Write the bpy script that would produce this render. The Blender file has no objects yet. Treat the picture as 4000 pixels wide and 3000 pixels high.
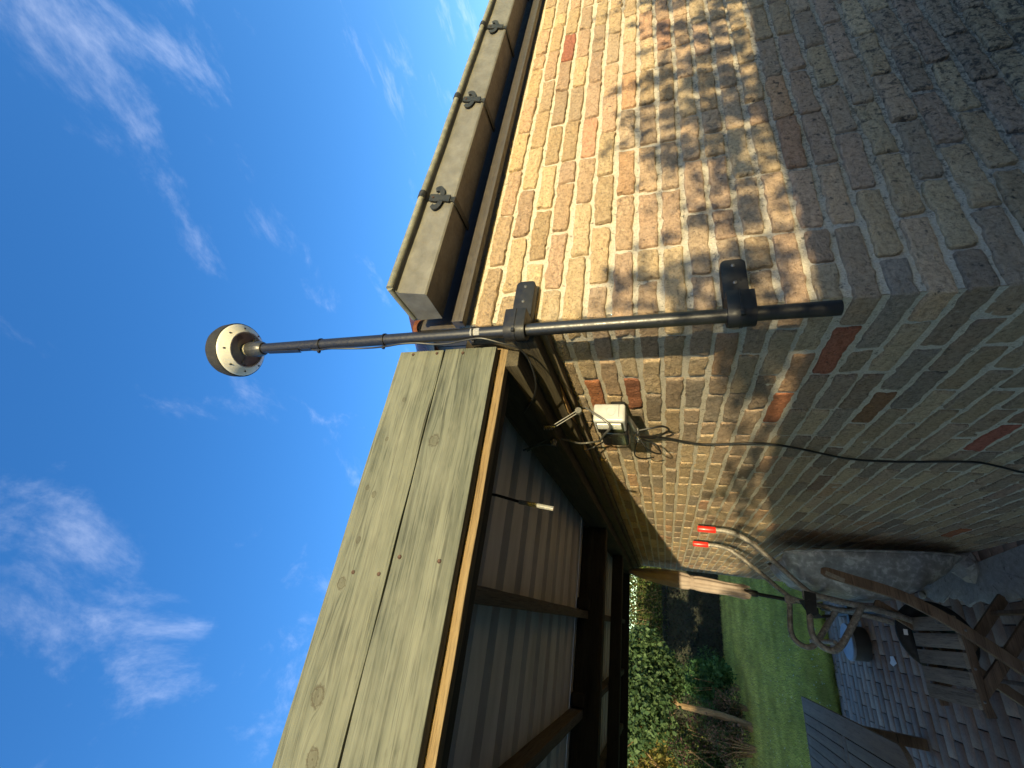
import bpy, bmesh, math, random
import numpy as np
from mathutils import Vector, Matrix, noise

random.seed(7)
RNG = np.random.default_rng(7)
S = bpy.context.scene
COL = S.collection
PI = math.pi

# ------------------------------------------------------------------ camera
CAM = np.array([-0.66847, -0.86303, 1.77001])
YAW, PITCH, ROLL, FPX = math.radians(61.00884), math.radians(19.35016), math.radians(-1.25409), 1651.32
F_ = np.array([math.cos(YAW) * math.cos(PITCH), math.sin(YAW) * math.cos(PITCH), math.sin(PITCH)])
r0 = np.array([math.sin(YAW), -math.cos(YAW), 0.0])
u0 = np.cross(r0, F_)
R_ = math.cos(ROLL) * r0 + math.sin(ROLL) * u0
U_ = -math.sin(ROLL) * r0 + math.cos(ROLL) * u0
cd = bpy.data.cameras.new('camera')
cd.sensor_width = 36.0
cd.sensor_fit = 'HORIZONTAL'
cd.lens = 36.0 * FPX / 4000.0
cd.clip_start = 0.02
cd.clip_end = 2000.0
cam = bpy.data.objects.new('camera', cd)
COL.objects.link(cam)
# the phone was held sideways: its long axis points straight down
m = Matrix.Identity(4)
for i in range(3):
    m[i][0] = -U_[i]
    m[i][1] = R_[i]
    m[i][2] = -F_[i]
    m[i][3] = CAM[i]
cam.matrix_world = m
S.camera = cam

# ------------------------------------------------------------------ sun, sky, exposure
SUN_RATIO = 3.2            # metres the light moves along +Y for each metre along +X
SUN_SLOPE = 0.121          # drop for each metre along +Y
sdir = Vector((1.0, SUN_RATIO, -SUN_SLOPE * SUN_RATIO)).normalized()
sun_el = math.asin(-sdir.z)
sun_az = math.atan2(-sdir.x, -sdir.y)
sd = bpy.data.lights.new('sun', 'SUN')
sd.energy = 4.5
sd.angle = math.radians(0.47)
sd.color = (1.0, 0.84, 0.50)
sun = bpy.data.objects.new('sun', sd)
COL.objects.link(sun)
sun.rotation_euler = sdir.to_track_quat('-Z', 'Y').to_euler()
sun.location = (-6, -20, 12)

W = bpy.data.worlds.new('World')
S.world = W
W.use_nodes = True
wt = W.node_tree
wt.nodes.clear()


def N(t, typ, loc=None, **kw):
    n = t.nodes.new(typ)
    for k, v in kw.items():
        setattr(n, k, v)
    return n


def setin(n, **kw):
    for k, v in kw.items():
        key = k.replace('_', ' ')
        n.inputs[key].default_value = v
    return n


sky = N(wt, 'ShaderNodeTexSky', sky_type='NISHITA')
sky.sun_disc = False
sky.sun_elevation = sun_el
sky.sun_rotation = sun_az % (2 * PI)
sky.altitude = 0
sky.air_density = 1.0
sky.dust_density = 0.6
sky.ozone_density = 2.0
tc = N(wt, 'ShaderNodeTexCoord')
sep = N(wt, 'ShaderNodeSeparateXYZ')
wt.links.new(tc.outputs['Generated'], sep.inputs[0])


def wmath(op, a, b=None, clamp=False):
    n = N(wt, 'ShaderNodeMath', operation=op)
    n.use_clamp = clamp
    for i, v in enumerate((a, b)):
        if v is None:
            continue
        if isinstance(v, (int, float)):
            n.inputs[i].default_value = v
        else:
            wt.links.new(v, n.inputs[i])
    return n.outputs[0]


zc = wmath('MAXIMUM', sep.outputs['Z'], 0.03)
zc = wmath('ADD', zc, 0.06)
CLX, CLY = 1.40, 8.98
px_ = wmath('DIVIDE', sep.outputs['X'], zc)
py_ = wmath('DIVIDE', sep.outputs['Y'], zc)
comb = N(wt, 'ShaderNodeCombineXYZ')
wt.links.new(px_, comb.inputs[0])
wt.links.new(py_, comb.inputs[1])
mp0 = N(wt, 'ShaderNodeMapping')
mp0.inputs['Rotation'].default_value = (0, 0, math.radians(-12))
mp0.inputs['Location'].default_value = (CLX, CLY, 0.0)
wt.links.new(comb.outputs[0], mp0.inputs[0])
mp = N(wt, 'ShaderNodeMapping')
mp.inputs['Scale'].default_value = (1.75, 1.0, 1.0)
wt.links.new(mp0.outputs[0], mp.inputs[0])
n1 = setin(N(wt, 'ShaderNodeTexNoise'), Scale=3.1, Detail=12.0, Roughness=0.64, Distortion=0.3)
wt.links.new(mp.outputs[0], n1.inputs['Vector'])
n2 = setin(N(wt, 'ShaderNodeTexNoise'), Scale=0.9, Detail=3.0, Roughness=0.5)
wt.links.new(mp.outputs[0], n2.inputs['Vector'])
v = wmath('MULTIPLY', n2.outputs['Fac'], 0.8)
v = wmath('ADD', v, n1.outputs['Fac'])
cr = N(wt, 'ShaderNodeValToRGB')
cr.color_ramp.interpolation = 'EASE'
cr.color_ramp.elements[0].position = 0.70
cr.color_ramp.elements[0].color = (0, 0, 0, 1)
cr.color_ramp.elements[1].position = 0.97
cr.color_ramp.elements[1].color = (1, 1, 1, 1)
vs_ = wmath('MULTIPLY', v, 0.75)
wt.links.new(vs_, cr.inputs[0])
cfac = wmath('MULTIPLY', cr.outputs[0], 0.31)
hsv = N(wt, 'ShaderNodeHueSaturation')
hsv.inputs['Saturation'].default_value = 1.33
hsv.inputs['Hue'].default_value = 0.516
hsv.inputs['Value'].default_value = 1.72
wt.links.new(sky.outputs[0], hsv.inputs['Color'])
bright = N(wt, 'ShaderNodeMix', data_type='RGBA')
wt.links.new(cfac, bright.inputs[0])
wt.links.new(hsv.outputs[0], bright.inputs[6])
bright.inputs[7].default_value = (5.6, 5.7, 6.2, 1)
bg = N(wt, 'ShaderNodeBackground')
bg.inputs['Strength'].default_value = 0.15
wt.links.new(bright.outputs[2], bg.inputs['Color'])
wo = N(wt, 'ShaderNodeOutputWorld')
wt.links.new(bg.outputs[0], wo.inputs['Surface'])

S.view_settings.view_transform = 'Standard'
S.view_settings.look = 'None'
S.view_settings.exposure = 1.1
S.view_settings.gamma = 1.0
S.view_settings.use_curve_mapping = False
S.cycles.max_bounces = 8
S.cycles.diffuse_bounces = 4
S.cycles.glossy_bounces = 3
S.cycles.transparent_max_bounces = 8

# ------------------------------------------------------------------ material helpers


class Mat:
    """small wrapper round a node tree"""

    def __init__(self, name):
        self.m = bpy.data.materials.new(name)
        self.m.use_nodes = True
        self.t = self.m.node_tree
        self.t.nodes.clear()
        self.out = self.t.nodes.new('ShaderNodeOutputMaterial')
        self.p = self.t.nodes.new('ShaderNodeBsdfPrincipled')
        self.t.links.new(self.p.outputs[0], self.out.inputs['Surface'])

    def link(self, a, b):
        self.t.links.new(a, b)

    def val(self, sock, v):
        if isinstance(v, (int, float, tuple, list)):
            if isinstance(v, (tuple, list)) and len(v) == 3 and sock.type == 'RGBA':
                v = (*v, 1)
            sock.default_value = v
        else:
            self.link(v, sock)

    def pos(self):
        return self.t.nodes.new('ShaderNodeNewGeometry').outputs['Position']

    def obj(self):
        return self.t.nodes.new('ShaderNodeTexCoord').outputs['Object']

    def map(self, vec, scale=(1, 1, 1), loc=(0, 0, 0), rot=(0, 0, 0)):
        n = self.t.nodes.new('ShaderNodeMapping')
        self.link(vec, n.inputs[0])
        n.inputs['Scale'].default_value = scale
        n.inputs['Location'].default_value = loc
        n.inputs['Rotation'].default_value = rot
        return n.outputs[0]

    def noise(self, vec, scale, detail=4, rough=0.55, dist=0.0, col=False):
        n = self.t.nodes.new('ShaderNodeTexNoise')
        self.link(vec, n.inputs['Vector'])
        n.inputs['Scale'].default_value = scale
        n.inputs['Detail'].default_value = detail
        n.inputs['Roughness'].default_value = rough
        n.inputs['Distortion'].default_value = dist
        return n.outputs['Color' if col else 'Fac']

    def voro(self, vec, scale, feature='F1', rand=1.0):
        n = self.t.nodes.new('ShaderNodeTexVoronoi')
        n.feature = feature
        self.link(vec, n.inputs['Vector'])
        n.inputs['Scale'].default_value = scale
        n.inputs['Randomness'].default_value = rand
        return n.outputs['Distance']

    def ramp(self, fac, stops, interp='LINEAR'):
        n = self.t.nodes.new('ShaderNodeValToRGB')
        n.color_ramp.interpolation = interp
        els = n.color_ramp.elements
        while len(els) < len(stops):
            els.new(0.5)
        for e, (p, c) in zip(els, stops):
            e.position = p
            e.color = (c, c, c, 1) if isinstance(c, (int, float)) else (*c, 1)
        self.link(fac, n.inputs[0])
        return n.outputs[0]

    def mix(self, fac, a, b, mode='MIX'):
        n = self.t.nodes.new('ShaderNodeMix')
        n.data_type = 'RGBA'
        n.blend_type = mode
        self.val(n.inputs[0], fac)
        self.val(n.inputs[6], a)
        self.val(n.inputs[7], b)
        return n.outputs[2]

    def math(self, op, a, b=0.0, clamp=False):
        n = self.t.nodes.new('ShaderNodeMath')
        n.operation = op
        n.use_clamp = clamp
        self.val(n.inputs[0], a)
        self.val(n.inputs[1], b)
        return n.outputs[0]

    def attr(self, name):
        n = self.t.nodes.new('ShaderNodeAttribute')
        n.attribute_name = name
        return n.outputs['Color']

    def objcol(self):
        return self.t.nodes.new('ShaderNodeObjectInfo').outputs['Color']

    def sepz(self, vec):
        n = self.t.nodes.new('ShaderNodeSeparateXYZ')
        self.link(vec, n.inputs[0])
        return n.outputs

    def bump(self, height, strength=0.5, dist=0.002, prev=None):
        n = self.t.nodes.new('ShaderNodeBump')
        self.link(height, n.inputs['Height'])
        n.inputs['Strength'].default_value = strength
        n.inputs['Distance'].default_value = dist
        if prev is not None:
            self.link(prev, n.inputs['Normal'])
        return n.outputs[0]

    def set(self, **kw):
        for k, v in kw.items():
            key = {'color': 'Base Color', 'rough': 'Roughness', 'metal': 'Metallic', 'normal': 'Normal',
                   'spec': 'Specular IOR Level', 'trans': 'Transmission Weight', 'alpha': 'Alpha', 'coat': 'Coat Weight'}[k]
            self.val(self.p.inputs[key], v)
        return self


def plain(name, col, rough=0.5, metal=0.0, var=0.12, scale=25.0, bump=0.0, bscale=200.0, bdist=0.0006, spec=0.5):
    k = Mat(name)
    P = k.pos()
    f = k.noise(P, scale, 5, 0.6)
    dark = tuple(c * (1 - 2.2 * var) for c in col)
    lite = tuple(min(1, c * (1 + 1.6 * var)) for c in col)
    k.set(color=k.ramp(f, [(0.3, dark), (0.7, lite)]), metal=metal, spec=spec)
    k.set(rough=k.ramp(k.noise(P, scale * 2, 3), [(0.3, max(0, rough - 0.1)), (0.7, min(1, rough + 0.1))]))
    if bump:
        k.set(normal=k.bump(k.noise(P, bscale, 3), bump, bdist))
    return k.m


# --- brick
def brick_material(name, source):
    k = Mat(name)
    P = k.pos()
    base = k.objcol() if source == 'object' else k.attr('tint')
    big = k.noise(P, 14, 4, 0.6)
    fine = k.noise(P, 95, 6, 0.7)
    wr = k.noise(k.map(P, (1, 1, 1.7)), 38, 8, 0.70, 0.7)          # folds of the hand-pressed clay
    grit = k.noise(P, 420, 2, 0.6)
    c = k.mix(k.ramp(big, [(0.3, 0.0), (0.75, 0.55)]), base, k.mix(1.0, base, (1.10, 0.98, 0.86), 'MULTIPLY'))
    c = k.mix(k.ramp(fine, [(0.35, 0.75), (0.53, 0.0)]), c, k.mix(1.0, c, (0.52, 0.49, 0.47), 'MULTIPLY'))
    c = k.mix(k.ramp(fine, [(0.56, 0.0), (0.72, 0.6)]), c, k.mix(1.0, c, (1.25, 1.22, 1.15), 'MULTIPLY'))
    c = k.mix(k.ramp(grit, [(0.32, 0.35), (0.5, 0.0), (0.68, 0.0), (0.8, 0.35)]), c, k.mix(1.0, c, (0.75, 0.72, 0.7), 'MULTIPLY'))
    # dark algae and soot in blotches, thicker low down on the gable
    s = k.sepz(P)
    low = k.math('MULTIPLY_ADD', s['Z'], -0.55)
    low.node.inputs[2].default_value = 0.93
    low = k.math('MULTIPLY', k.math('MAXIMUM', low, 0.0), k.math('MULTIPLY', k.math('ADD', s['X'], 0.05), 1.3, True))
    spots = k.noise(P, 44, 8, 0.78, 0.1)
    thr = k.math('ADD', spots, k.math('MULTIPLY', low, 0.24))
    c = k.mix(k.ramp(thr, [(0.59, 0.0), (0.66, 0.85)]), c, (0.055, 0.049, 0.042))
    pit = k.noise(P, 150, 4, 0.75)
    c = k.mix(k.ramp(pit, [(0.305, 0.9), (0.37, 0.0)]), c, (0.05, 0.042, 0.035))
    pale = k.noise(P, 60, 5, 0.7)
    c = k.mix(k.ramp(pale, [(0.66, 0.0), (0.78, 0.5)]), c, (0.46, 0.42, 0.35))
    k.set(color=c, rough=0.93, spec=0.2)
    b1 = k.bump(wr, 1.0, 0.019)
    b2 = k.bump(fine, 1.0, 0.008, b1)
    k.set(normal=k.bump(grit, 0.35, 0.0008, b2))
    return k.m


M_BRICK = brick_material('brick_clay', 'object')
M_BRICKS = brick_material('brick_clay_far', 'attr')


def mortar_material():
    k = Mat('lime_mortar')
    P = k.pos()
    s = k.sepz(P)
    grit = k.noise(P, 260, 4, 0.7)
    mid = k.noise(P, 45, 6, 0.7)
    c = k.ramp(grit, [(0.25, (0.24, 0.205, 0.155)), (0.45, (0.405, 0.355, 0.275)), (0.72, (0.53, 0.475, 0.375))])
    c = k.mix(k.ramp(mid, [(0.35, 0.35), (0.6, 0.0)]), c, (0.30, 0.285, 0.25))
    low = k.math('MULTIPLY_ADD', s['Z'], -0.75)
    low.node.inputs[2].default_value = 1.45
    low = k.math('MULTIPLY', k.math('MAXIMUM', low, 0.0), k.math('MULTIPLY', k.math('SUBTRACT', s['X'], 0.12), 3.2, True))
    c = k.mix(k.math('MULTIPLY', low, k.ramp(k.noise(P, 12, 5, 0.7), [(0.3, 1.0), (0.7, 0.45)]), True), c, k.mix(1.0, c, (0.58, 0.57, 0.54), 'MULTIPLY'))
    spots = k.noise(P, 75, 7, 0.8, 0.4)
    thr = k.math('ADD', spots, k.math('MULTIPLY', low, 0.13))
    c = k.mix(k.ramp(thr, [(0.56, 0.0), (0.63, 0.85)]), c, (0.075, 0.072, 0.062))
    fleck = k.noise(P, 210, 3, 0.6)
    c = k.mix(k.ramp(fleck, [(0.64, 0.0), (0.70, 0.7)]), c, (0.58, 0.56, 0.50))
    lich = k.noise(P, 85, 5, 0.7)
    c = k.mix(k.ramp(lich, [(0.66, 0.0), (0.76, 0.5)]), c, (0.50, 0.50, 0.42))
    k.set(color=c, rough=0.97, spec=0.1)
    b1 = k.bump(k.noise(P, 120, 6, 0.75), 0.9, 0.005)
    k.set(normal=k.bump(grit, 0.6, 0.002, b1))
    return k.m


M_MORTAR = mortar_material()


def wood_material(name, cols, axis='X', grain=260.0, streak=9.0, rough=0.8, knots=(), cracks=(), bump=0.5, stain=None):
    """cols: dark, mid, light; knots: (x, z, radius) in the plane of the board"""
    k = Mat(name)
    P = k.pos()
    sc = {'X': (0.035, 1, 1), 'Y': (1, 0.035, 1), 'Z': (1, 1, 0.035)}[axis]
    vec = P
    ring = None
    if knots:
        n = k.t.nodes.new('ShaderNodeSeparateXYZ')
        k.link(P, n.inputs[0])
        shift = 0.0
        kn = k.noise(P, 160, 3, 0.6)
        for (kx, kz, r) in knots:
            dx = k.math('MULTIPLY', k.math('SUBTRACT', n.outputs['X'], kx), 0.42)
            dz = k.math('SUBTRACT', n.outputs['Z'], kz)
            d2 = k.math('ADD', k.math('MULTIPLY', dx, dx), k.math('MULTIPLY', dz, dz))
            q = k.math('DIVIDE', r * r * 1.6, k.math('ADD', d2, r * r * 0.8))      # lines part round the knot
            shift = k.math('ADD', shift, k.math('MULTIPLY', q, k.math('MULTIPLY', dz, -0.62)))
            dxx = k.math('MULTIPLY', k.math('SUBTRACT', n.outputs['X'], kx), 0.8)
            d = k.math('SQRT', k.math('ADD', k.math('MULTIPLY', dxx, dxx), k.math('MULTIPLY', dz, dz)))
            e = k.math('ADD', k.math('DIVIDE', d, r), k.math('MULTIPLY', k.math('SUBTRACT', kn, 0.5), 0.9))
            mk = k.ramp(e, [(0.0, 0.95), (0.12, 0.35), (0.45, 0.5), (0.62, 0.30), (0.74, 1.0), (0.86, 0.55), (1.0, 0.0)])
            ring = mk if ring is None else k.math('MAXIMUM', ring, mk)
        cb = k.t.nodes.new('ShaderNodeCombineXYZ')
        k.link(n.outputs['X'], cb.inputs[0])
        k.link(n.outputs['Y'], cb.inputs[1])
        k.link(k.math('ADD', n.outputs['Z'], shift), cb.inputs[2])
        vec = cb.outputs[0]
    g = k.noise(k.map(vec, sc), grain, 3, 0.6, 0.25)
    st = k.noise(k.map(vec, sc), grain / streak, 5, 0.6, 0.4)
    patch = k.noise(k.map(P, tuple(0.35 if x < 1 else 1 for x in sc)), 9.0, 5, 0.65)
    g2 = k.noise(k.map(vec, tuple(0.02 if x < 1 else 1 for x in sc)), grain * 2.7, 3, 0.7)
    c = k.ramp(st, [(0.25, cols[0]), (0.48, cols[1]), (0.75, cols[2])])
    c = k.mix(k.ramp(g, [(0.34, 0.8), (0.47, 0.0)]), c, tuple(x * 0.5 for x in cols[0]))
    c = k.mix(k.ramp(g2, [(0.36, 0.6), (0.5, 0.0)]), c, tuple(x * 0.55 for x in cols[0]))
    c = k.mix(k.ramp(patch, [(0.42, 0.0), (0.68, 0.5)]), c, cols[2] if stain is None else stain)
    dirt = k.noise(k.map(P, tuple(0.3 if x < 1 else 1 for x in sc)), 30, 6, 0.7)
    c = k.mix(k.ramp(dirt, [(0.60, 0.0), (0.78, 0.55)]), c, tuple(x * 0.35 for x in cols[0]))
    crk = k.noise(k.map(vec, tuple(0.018 if x < 1 else 1 for x in sc), loc=(3, 1, 2)), 70, 2, 0.5)
    cr_ = k.ramp(crk, [(0.245, 1.0), (0.27, 0.0)])
    c = k.mix(cr_, c, (0.02, 0.018, 0.014))
    if ring is not None:
        c = k.mix(k.math('MULTIPLY', ring, 0.78), c, (0.035, 0.027, 0.016))
    k.set(color=c, rough=rough, spec=0.25)
    b = k.bump(g2, bump, 0.001, k.bump(g, bump, 0.002))
    k.set(normal=k.bump(cr_, 0.8, -0.002, b))
    return k.m


M_FASCIA = wood_material('treated_pine', ((0.042, 0.047, 0.036), (0.09, 0.097, 0.074), (0.15, 0.154, 0.118)), 'X', 130.0, 5.0,
                         knots=((-0.343, 2.297, 0.015), (-0.881, 2.417, 0.017), (-0.971, 2.389, 0.015), (-0.681, 2.44, 0.012),
                                (-0.484, 2.423, 0.007), (-0.469, 2.447, 0.006), (-0.589, 2.429, 0.007), (-0.231, 2.415, 0.006),
                                (-0.343, 2.432, 0.005)), stain=(0.18, 0.182, 0.138))
M_BATTEN = wood_material('fresh_batten', ((0.11, 0.07, 0.032), (0.175, 0.12, 0.06), (0.23, 0.17, 0.09)), 'X', 300.0, 10.0)
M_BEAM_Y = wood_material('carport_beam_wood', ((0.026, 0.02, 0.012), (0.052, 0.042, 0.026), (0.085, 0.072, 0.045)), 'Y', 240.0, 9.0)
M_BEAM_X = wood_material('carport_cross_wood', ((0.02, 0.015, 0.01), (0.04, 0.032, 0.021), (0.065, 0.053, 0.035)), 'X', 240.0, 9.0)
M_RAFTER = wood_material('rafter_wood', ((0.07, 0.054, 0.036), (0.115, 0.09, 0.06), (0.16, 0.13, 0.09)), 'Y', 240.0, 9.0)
M_SPLINT = wood_material('split_wood', ((0.16, 0.09, 0.035), (0.24, 0.15, 0.06), (0.3, 0.2, 0.1)), 'Y', 300.0, 9.0)
M_CHAIR = wood_material('oiled_teak', ((0.055, 0.032, 0.019), (0.125, 0.076, 0.044), (0.20, 0.13, 0.08)), 'X', 260.0, 9.0, rough=0.55)
M_SLAT = wood_material('grey_slat_wood', ((0.10, 0.08, 0.058), (0.20, 0.165, 0.122), (0.30, 0.255, 0.195)), 'Y', 260.0, 9.0, rough=0.75)
M_TABLE = wood_material('grey_table_wood', ((0.105, 0.084, 0.062), (0.152, 0.124, 0.092), (0.21, 0.172, 0.13)), 'Y', 260.0, 9.0, rough=0.7)
M_BARK = wood_material('tree_bark', ((0.10, 0.065, 0.035), (0.20, 0.13, 0.07), (0.30, 0.21, 0.12)), 'Z', 60.0, 5.0, rough=0.9)

M_ZINC = Mat('weathered_zinc')
_k = M_ZINC
_P = _k.pos()
_f = _k.noise(_k.map(_P, (0.6, 1, 1)), 22, 6, 0.65)
_c = _k.ramp(_f, [(0.3, (0.082, 0.077, 0.064)), (0.55, (0.125, 0.119, 0.103)), (0.75, (0.165, 0.159, 0.141))])
_c = _k.mix(_k.ramp(_k.noise(_k.map(_P, (1, 0.5, 0.12)), 60, 5, 0.7), [(0.58, 0.0), (0.75, 0.6)]), _c, (0.11, 0.085, 0.05))
_k.set(color=_c, metal=0.1, rough=_k.ramp(_k.noise(_P, 90, 4), [(0.3, 0.45), (0.7, 0.68)]), normal=_k.bump(_k.noise(_P, 160, 4), 0.25, 0.001))
M_ZINC = _k.m
M_BEAD = plain('gutter_bead_grey', (0.17, 0.17, 0.135), 0.5, 0.1, 0.15, 40)
M_IRON = plain('painted_iron', (0.02, 0.0205, 0.02), 0.55, 0.2, 0.25, 70, 0.3, 300)
M_TRIM = plain('brown_pvc_trim', (0.042, 0.035, 0.029), 0.5, 0.0, 0.1, 30)
M_TILE = plain('glazed_brown_tile', (0.13, 0.045, 0.025), 0.28, 0.0, 0.25, 25, 0.2, 120)
M_BLACKP = plain('black_printed_plastic', (0.010, 0.0098, 0.0105), 0.5, 0.0, 0.2, 60, 0.25, 900, 0.0004, 0.35)
M_POLE = plain('black_satin_aluminium', (0.009, 0.0088, 0.0098), 0.40, 0.0, 0.12, 90)
M_STEEL = plain('zinc_steel', (0.17, 0.17, 0.165), 0.45, 0.6, 0.1, 80)
M_RUST = plain('rusty_screw', (0.06, 0.032, 0.02), 0.7, 0.4, 0.3, 400)
M_WHITE = plain('antenna_white', (0.52, 0.505, 0.46), 0.45, 0.0, 0.03, 30)
M_RECESS = plain('antenna_recess_grey', (0.24, 0.22, 0.19), 0.5, 0.0, 0.04, 60)
M_DOME = plain('radome_grey', (0.024, 0.024, 0.024), 0.8, 0.0, 0.1, 50, spec=0.15)
M_NUT = plain('dark_grey_nut', (0.022, 0.022, 0.021), 0.45, 0.0, 0.1, 50)
M_PRINT = plain('print_ink', (0.12, 0.11, 0.10), 0.6)
M_LAMPW = plain('lamp_white', (0.34, 0.34, 0.325), 0.4, 0.0, 0.05, 30)
M_BLACKG = plain('lamp_black_glass', (0.012, 0.011, 0.010), 0.18, 0.0, 0.1, 30)
M_LENS_GLARE = plain('lamp_lens_glare', (0.75, 0.74, 0.68), 0.22, 0.15, 0.03, 50)  # pale colour paints the sun's glare on the front glass
M_CABLE = plain('black_cable_rubber', (0.009, 0.0088, 0.0085), 0.45)
M_GCABLE = plain('grey_cable_rubber', (0.07, 0.068, 0.062), 0.42)
M_WSHEET = Mat('roof_sheet_grey')
_k = M_WSHEET
_P = _k.pos()
_f = _k.noise(_k.map(_P, (0.25, 1, 1)), 9, 5, 0.65)
_k.set(color=_k.ramp(_f, [(0.3, (0.52, 0.47, 0.39)), (0.7, (0.74, 0.68, 0.58))]), rough=0.6, spec=0.3, normal=_k.bump(_k.noise(_P, 200, 3), 0.2, 0.0008))
M_WSHEET = _k.m
M_CLEAR = plain('clear_tube', (0.25, 0.25, 0.245), 0.2, 0.1, 0.15, 160)

_k = Mat('galvanised_tray')
_P = _k.pos()
_f = _k.noise(_P, 24, 5, 0.62, 0.3)
_c = _k.ramp(_f, [(0.36, (0.19, 0.186, 0.18)), (0.52, (0.26, 0.256, 0.25)), (0.62, (0.41, 0.405, 0.39))])
_c = _k.mix(_k.ramp(_k.noise(_P, 9, 4, 0.6), [(0.5, 0.0), (0.75, 0.6)]), _c, (0.14, 0.125, 0.10))
_k.set(color=_c, metal=0.35, rough=0.6, normal=_k.bump(_k.noise(_P, 120, 4), 0.3, 0.001))
M_GALV = _k.m
_k = Mat('worn_frame_tube')
_P = _k.pos()
_c = _k.ramp(_k.noise(_P, 55, 6, 0.7), [(0.35, (0.10, 0.09, 0.075)), (0.55, (0.22, 0.20, 0.175)), (0.72, (0.38, 0.35, 0.30))])
_c = _k.mix(_k.ramp(_k.noise(_P, 16, 4, 0.7), [(0.55, 0.0), (0.7, 0.7)]), _c, (0.13, 0.08, 0.045))
_k.set(color=_c, metal=0.3, rough=0.6, normal=_k.bump(_k.noise(_P, 200, 4), 0.3, 0.0008))
M_TUBE = _k.m
M_RED = plain('red_grip', (0.62, 0.02, 0.012), 0.35, 0.0, 0.06, 40)
M_TYRE = plain('tyre_rubber', (0.014, 0.014, 0.014), 0.75, 0.0, 0.15, 60, 0.4, 300)
M_RIM = plain('green_rim', (0.015, 0.05, 0.04), 0.5)
M_STRAP = plain('black_webbing', (0.010, 0.010, 0.011), 0.85)
M_PAPER = plain('white_paper', (0.72, 0.72, 0.70), 0.7, 0.0, 0.04)
M_STICK = plain('worn_sticker', (0.21, 0.21, 0.205), 0.7, 0.0, 0.2, 300)
M_TUB = plain('sky_tinted_plastic', (0.18, 0.215, 0.29), 0.5, 0.0, 0.08, 20)  # grey lid with the blue sky reflection put into its colour
M_TUBD = plain('dark_grey_plastic', (0.045, 0.046, 0.05), 0.55, 0.0, 0.1, 20)
_k = Mat('parasol_cloth')
_P = _k.pos()
_c = _k.ramp(_k.noise(_P, 12, 4), [(0.3, (0.235, 0.185, 0.155)), (0.7, (0.29, 0.235, 0.20))])
_k.set(color=_c, rough=0.9, spec=0.1, normal=_k.bump(_k.noise(_P, 500, 2), 0.3, 0.0006))
M_CLOTH = _k.m


def paver_material(name, source):
    k = Mat(name)
    P = k.pos()
    base = k.objcol() if source == 'object' else k.attr('tint')
    f = k.noise(P, 60, 6, 0.7)
    c = k.mix(k.ramp(f, [(0.35, 0.6), (0.6, 0.0)]), base, k.mix(1.0, base, (0.6, 0.58, 0.6), 'MULTIPLY'))
    c = k.mix(k.ramp(k.noise(P, 130, 4, 0.7), [(0.64, 0.0), (0.75, 0.5)]), c, (0.30, 0.28, 0.27))
    c = k.mix(k.ramp(k.noise(P, 5, 4, 0.6), [(0.55, 0.0), (0.75, 0.4)]), c, (0.10, 0.085, 0.08))
    k.set(color=c, rough=0.85, spec=0.3, normal=k.bump(f, 0.5, 0.002))
    return k.m


M_PAVER = paver_material('clay_paver', 'object')
M_PAVERS = paver_material('clay_paver_far', 'attr')
M_SAND = plain('joint_sand', (0.075, 0.062, 0.055), 0.95, 0, 0.3, 120, 0.6, 260, 0.002, 0.1)
M_CEMENT = Mat('cement_smear')
_k = M_CEMENT
_P = _k.pos()
_c = _k.ramp(_k.noise(_P, 30, 7, 0.75), [(0.3, (0.19, 0.175, 0.16)), (0.55, (0.29, 0.275, 0.255)), (0.75, (0.37, 0.355, 0.33))])
_c = _k.mix(_k.ramp(_k.noise(_P, 22, 6, 0.7, 0.5), [(0.60, 0.0), (0.66, 0.8)]), _c, (0.11, 0.075, 0.065))
_k.set(color=_c, rough=0.95, normal=_k.bump(_k.noise(_P, 90, 6, 0.7), 0.6, 0.003))
M_CEMENT = _k.m
_k = Mat('lawn_soil')
_P = _k.pos()
_c = _k.ramp(_k.noise(_P, 3.0, 6, 0.7), [(0.3, (0.25, 0.25, 0.06)), (0.7, (0.37, 0.35, 0.09))])
_c = _k.mix(_k.ramp(_k.noise(_P, 70, 4, 0.7), [(0.4, 0.7), (0.65, 0.0)]), _c, (0.11, 0.14, 0.04))
_k.set(color=_c, rough=0.95, spec=0.1, normal=_k.bump(_k.noise(_P, 60, 5, 0.8), 0.8, 0.02))
M_LAWN = _k.m


def leaf_material(name, transl=0.35, rough=0.65):
    k = Mat(name)
    c = k.attr('tint')
    k.set(color=c, rough=rough, spec=0.12)
    tr = k.t.nodes.new('ShaderNodeBsdfTranslucent')
    k.link(k.mix(1.0, c, (1.3, 1.25, 0.6), 'MULTIPLY'), tr.inputs['Color'])
    mx = k.t.nodes.new('ShaderNodeMixShader')
    mx.inputs[0].default_value = transl
    k.link(k.p.outputs[0], mx.inputs[1])
    k.link(tr.outputs[0], mx.inputs[2])
    k.link(mx.outputs[0], k.out.inputs['Surface'])
    return k.m


M_LEAF = leaf_material('foliage')
M_GRASS = leaf_material('grass_blades', 0.3, 0.6)
M_PETAL = plain('daisy_petal', (0.75, 0.75, 0.72), 0.7)

# ------------------------------------------------------------------ object helpers


def tag(o, label, cat, group=None, kind=None):
    o['label'] = label
    o['category'] = cat
    if group:
        o['group'] = group
    if kind:
        o['kind'] = kind
    return o


def empty(name, loc, label, cat, group=None):
    o = bpy.data.objects.new(name, None)
    COL.objects.link(o)
    o.location = loc
    o.empty_display_size = 0.1
    return tag(o, label, cat, group)


def attach(o, parent):
    if parent is None:
        return
    o.parent = parent
    if parent.type == 'EMPTY':
        o.matrix_parent_inverse = Matrix.Translation(-Vector(parent.location))


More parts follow.
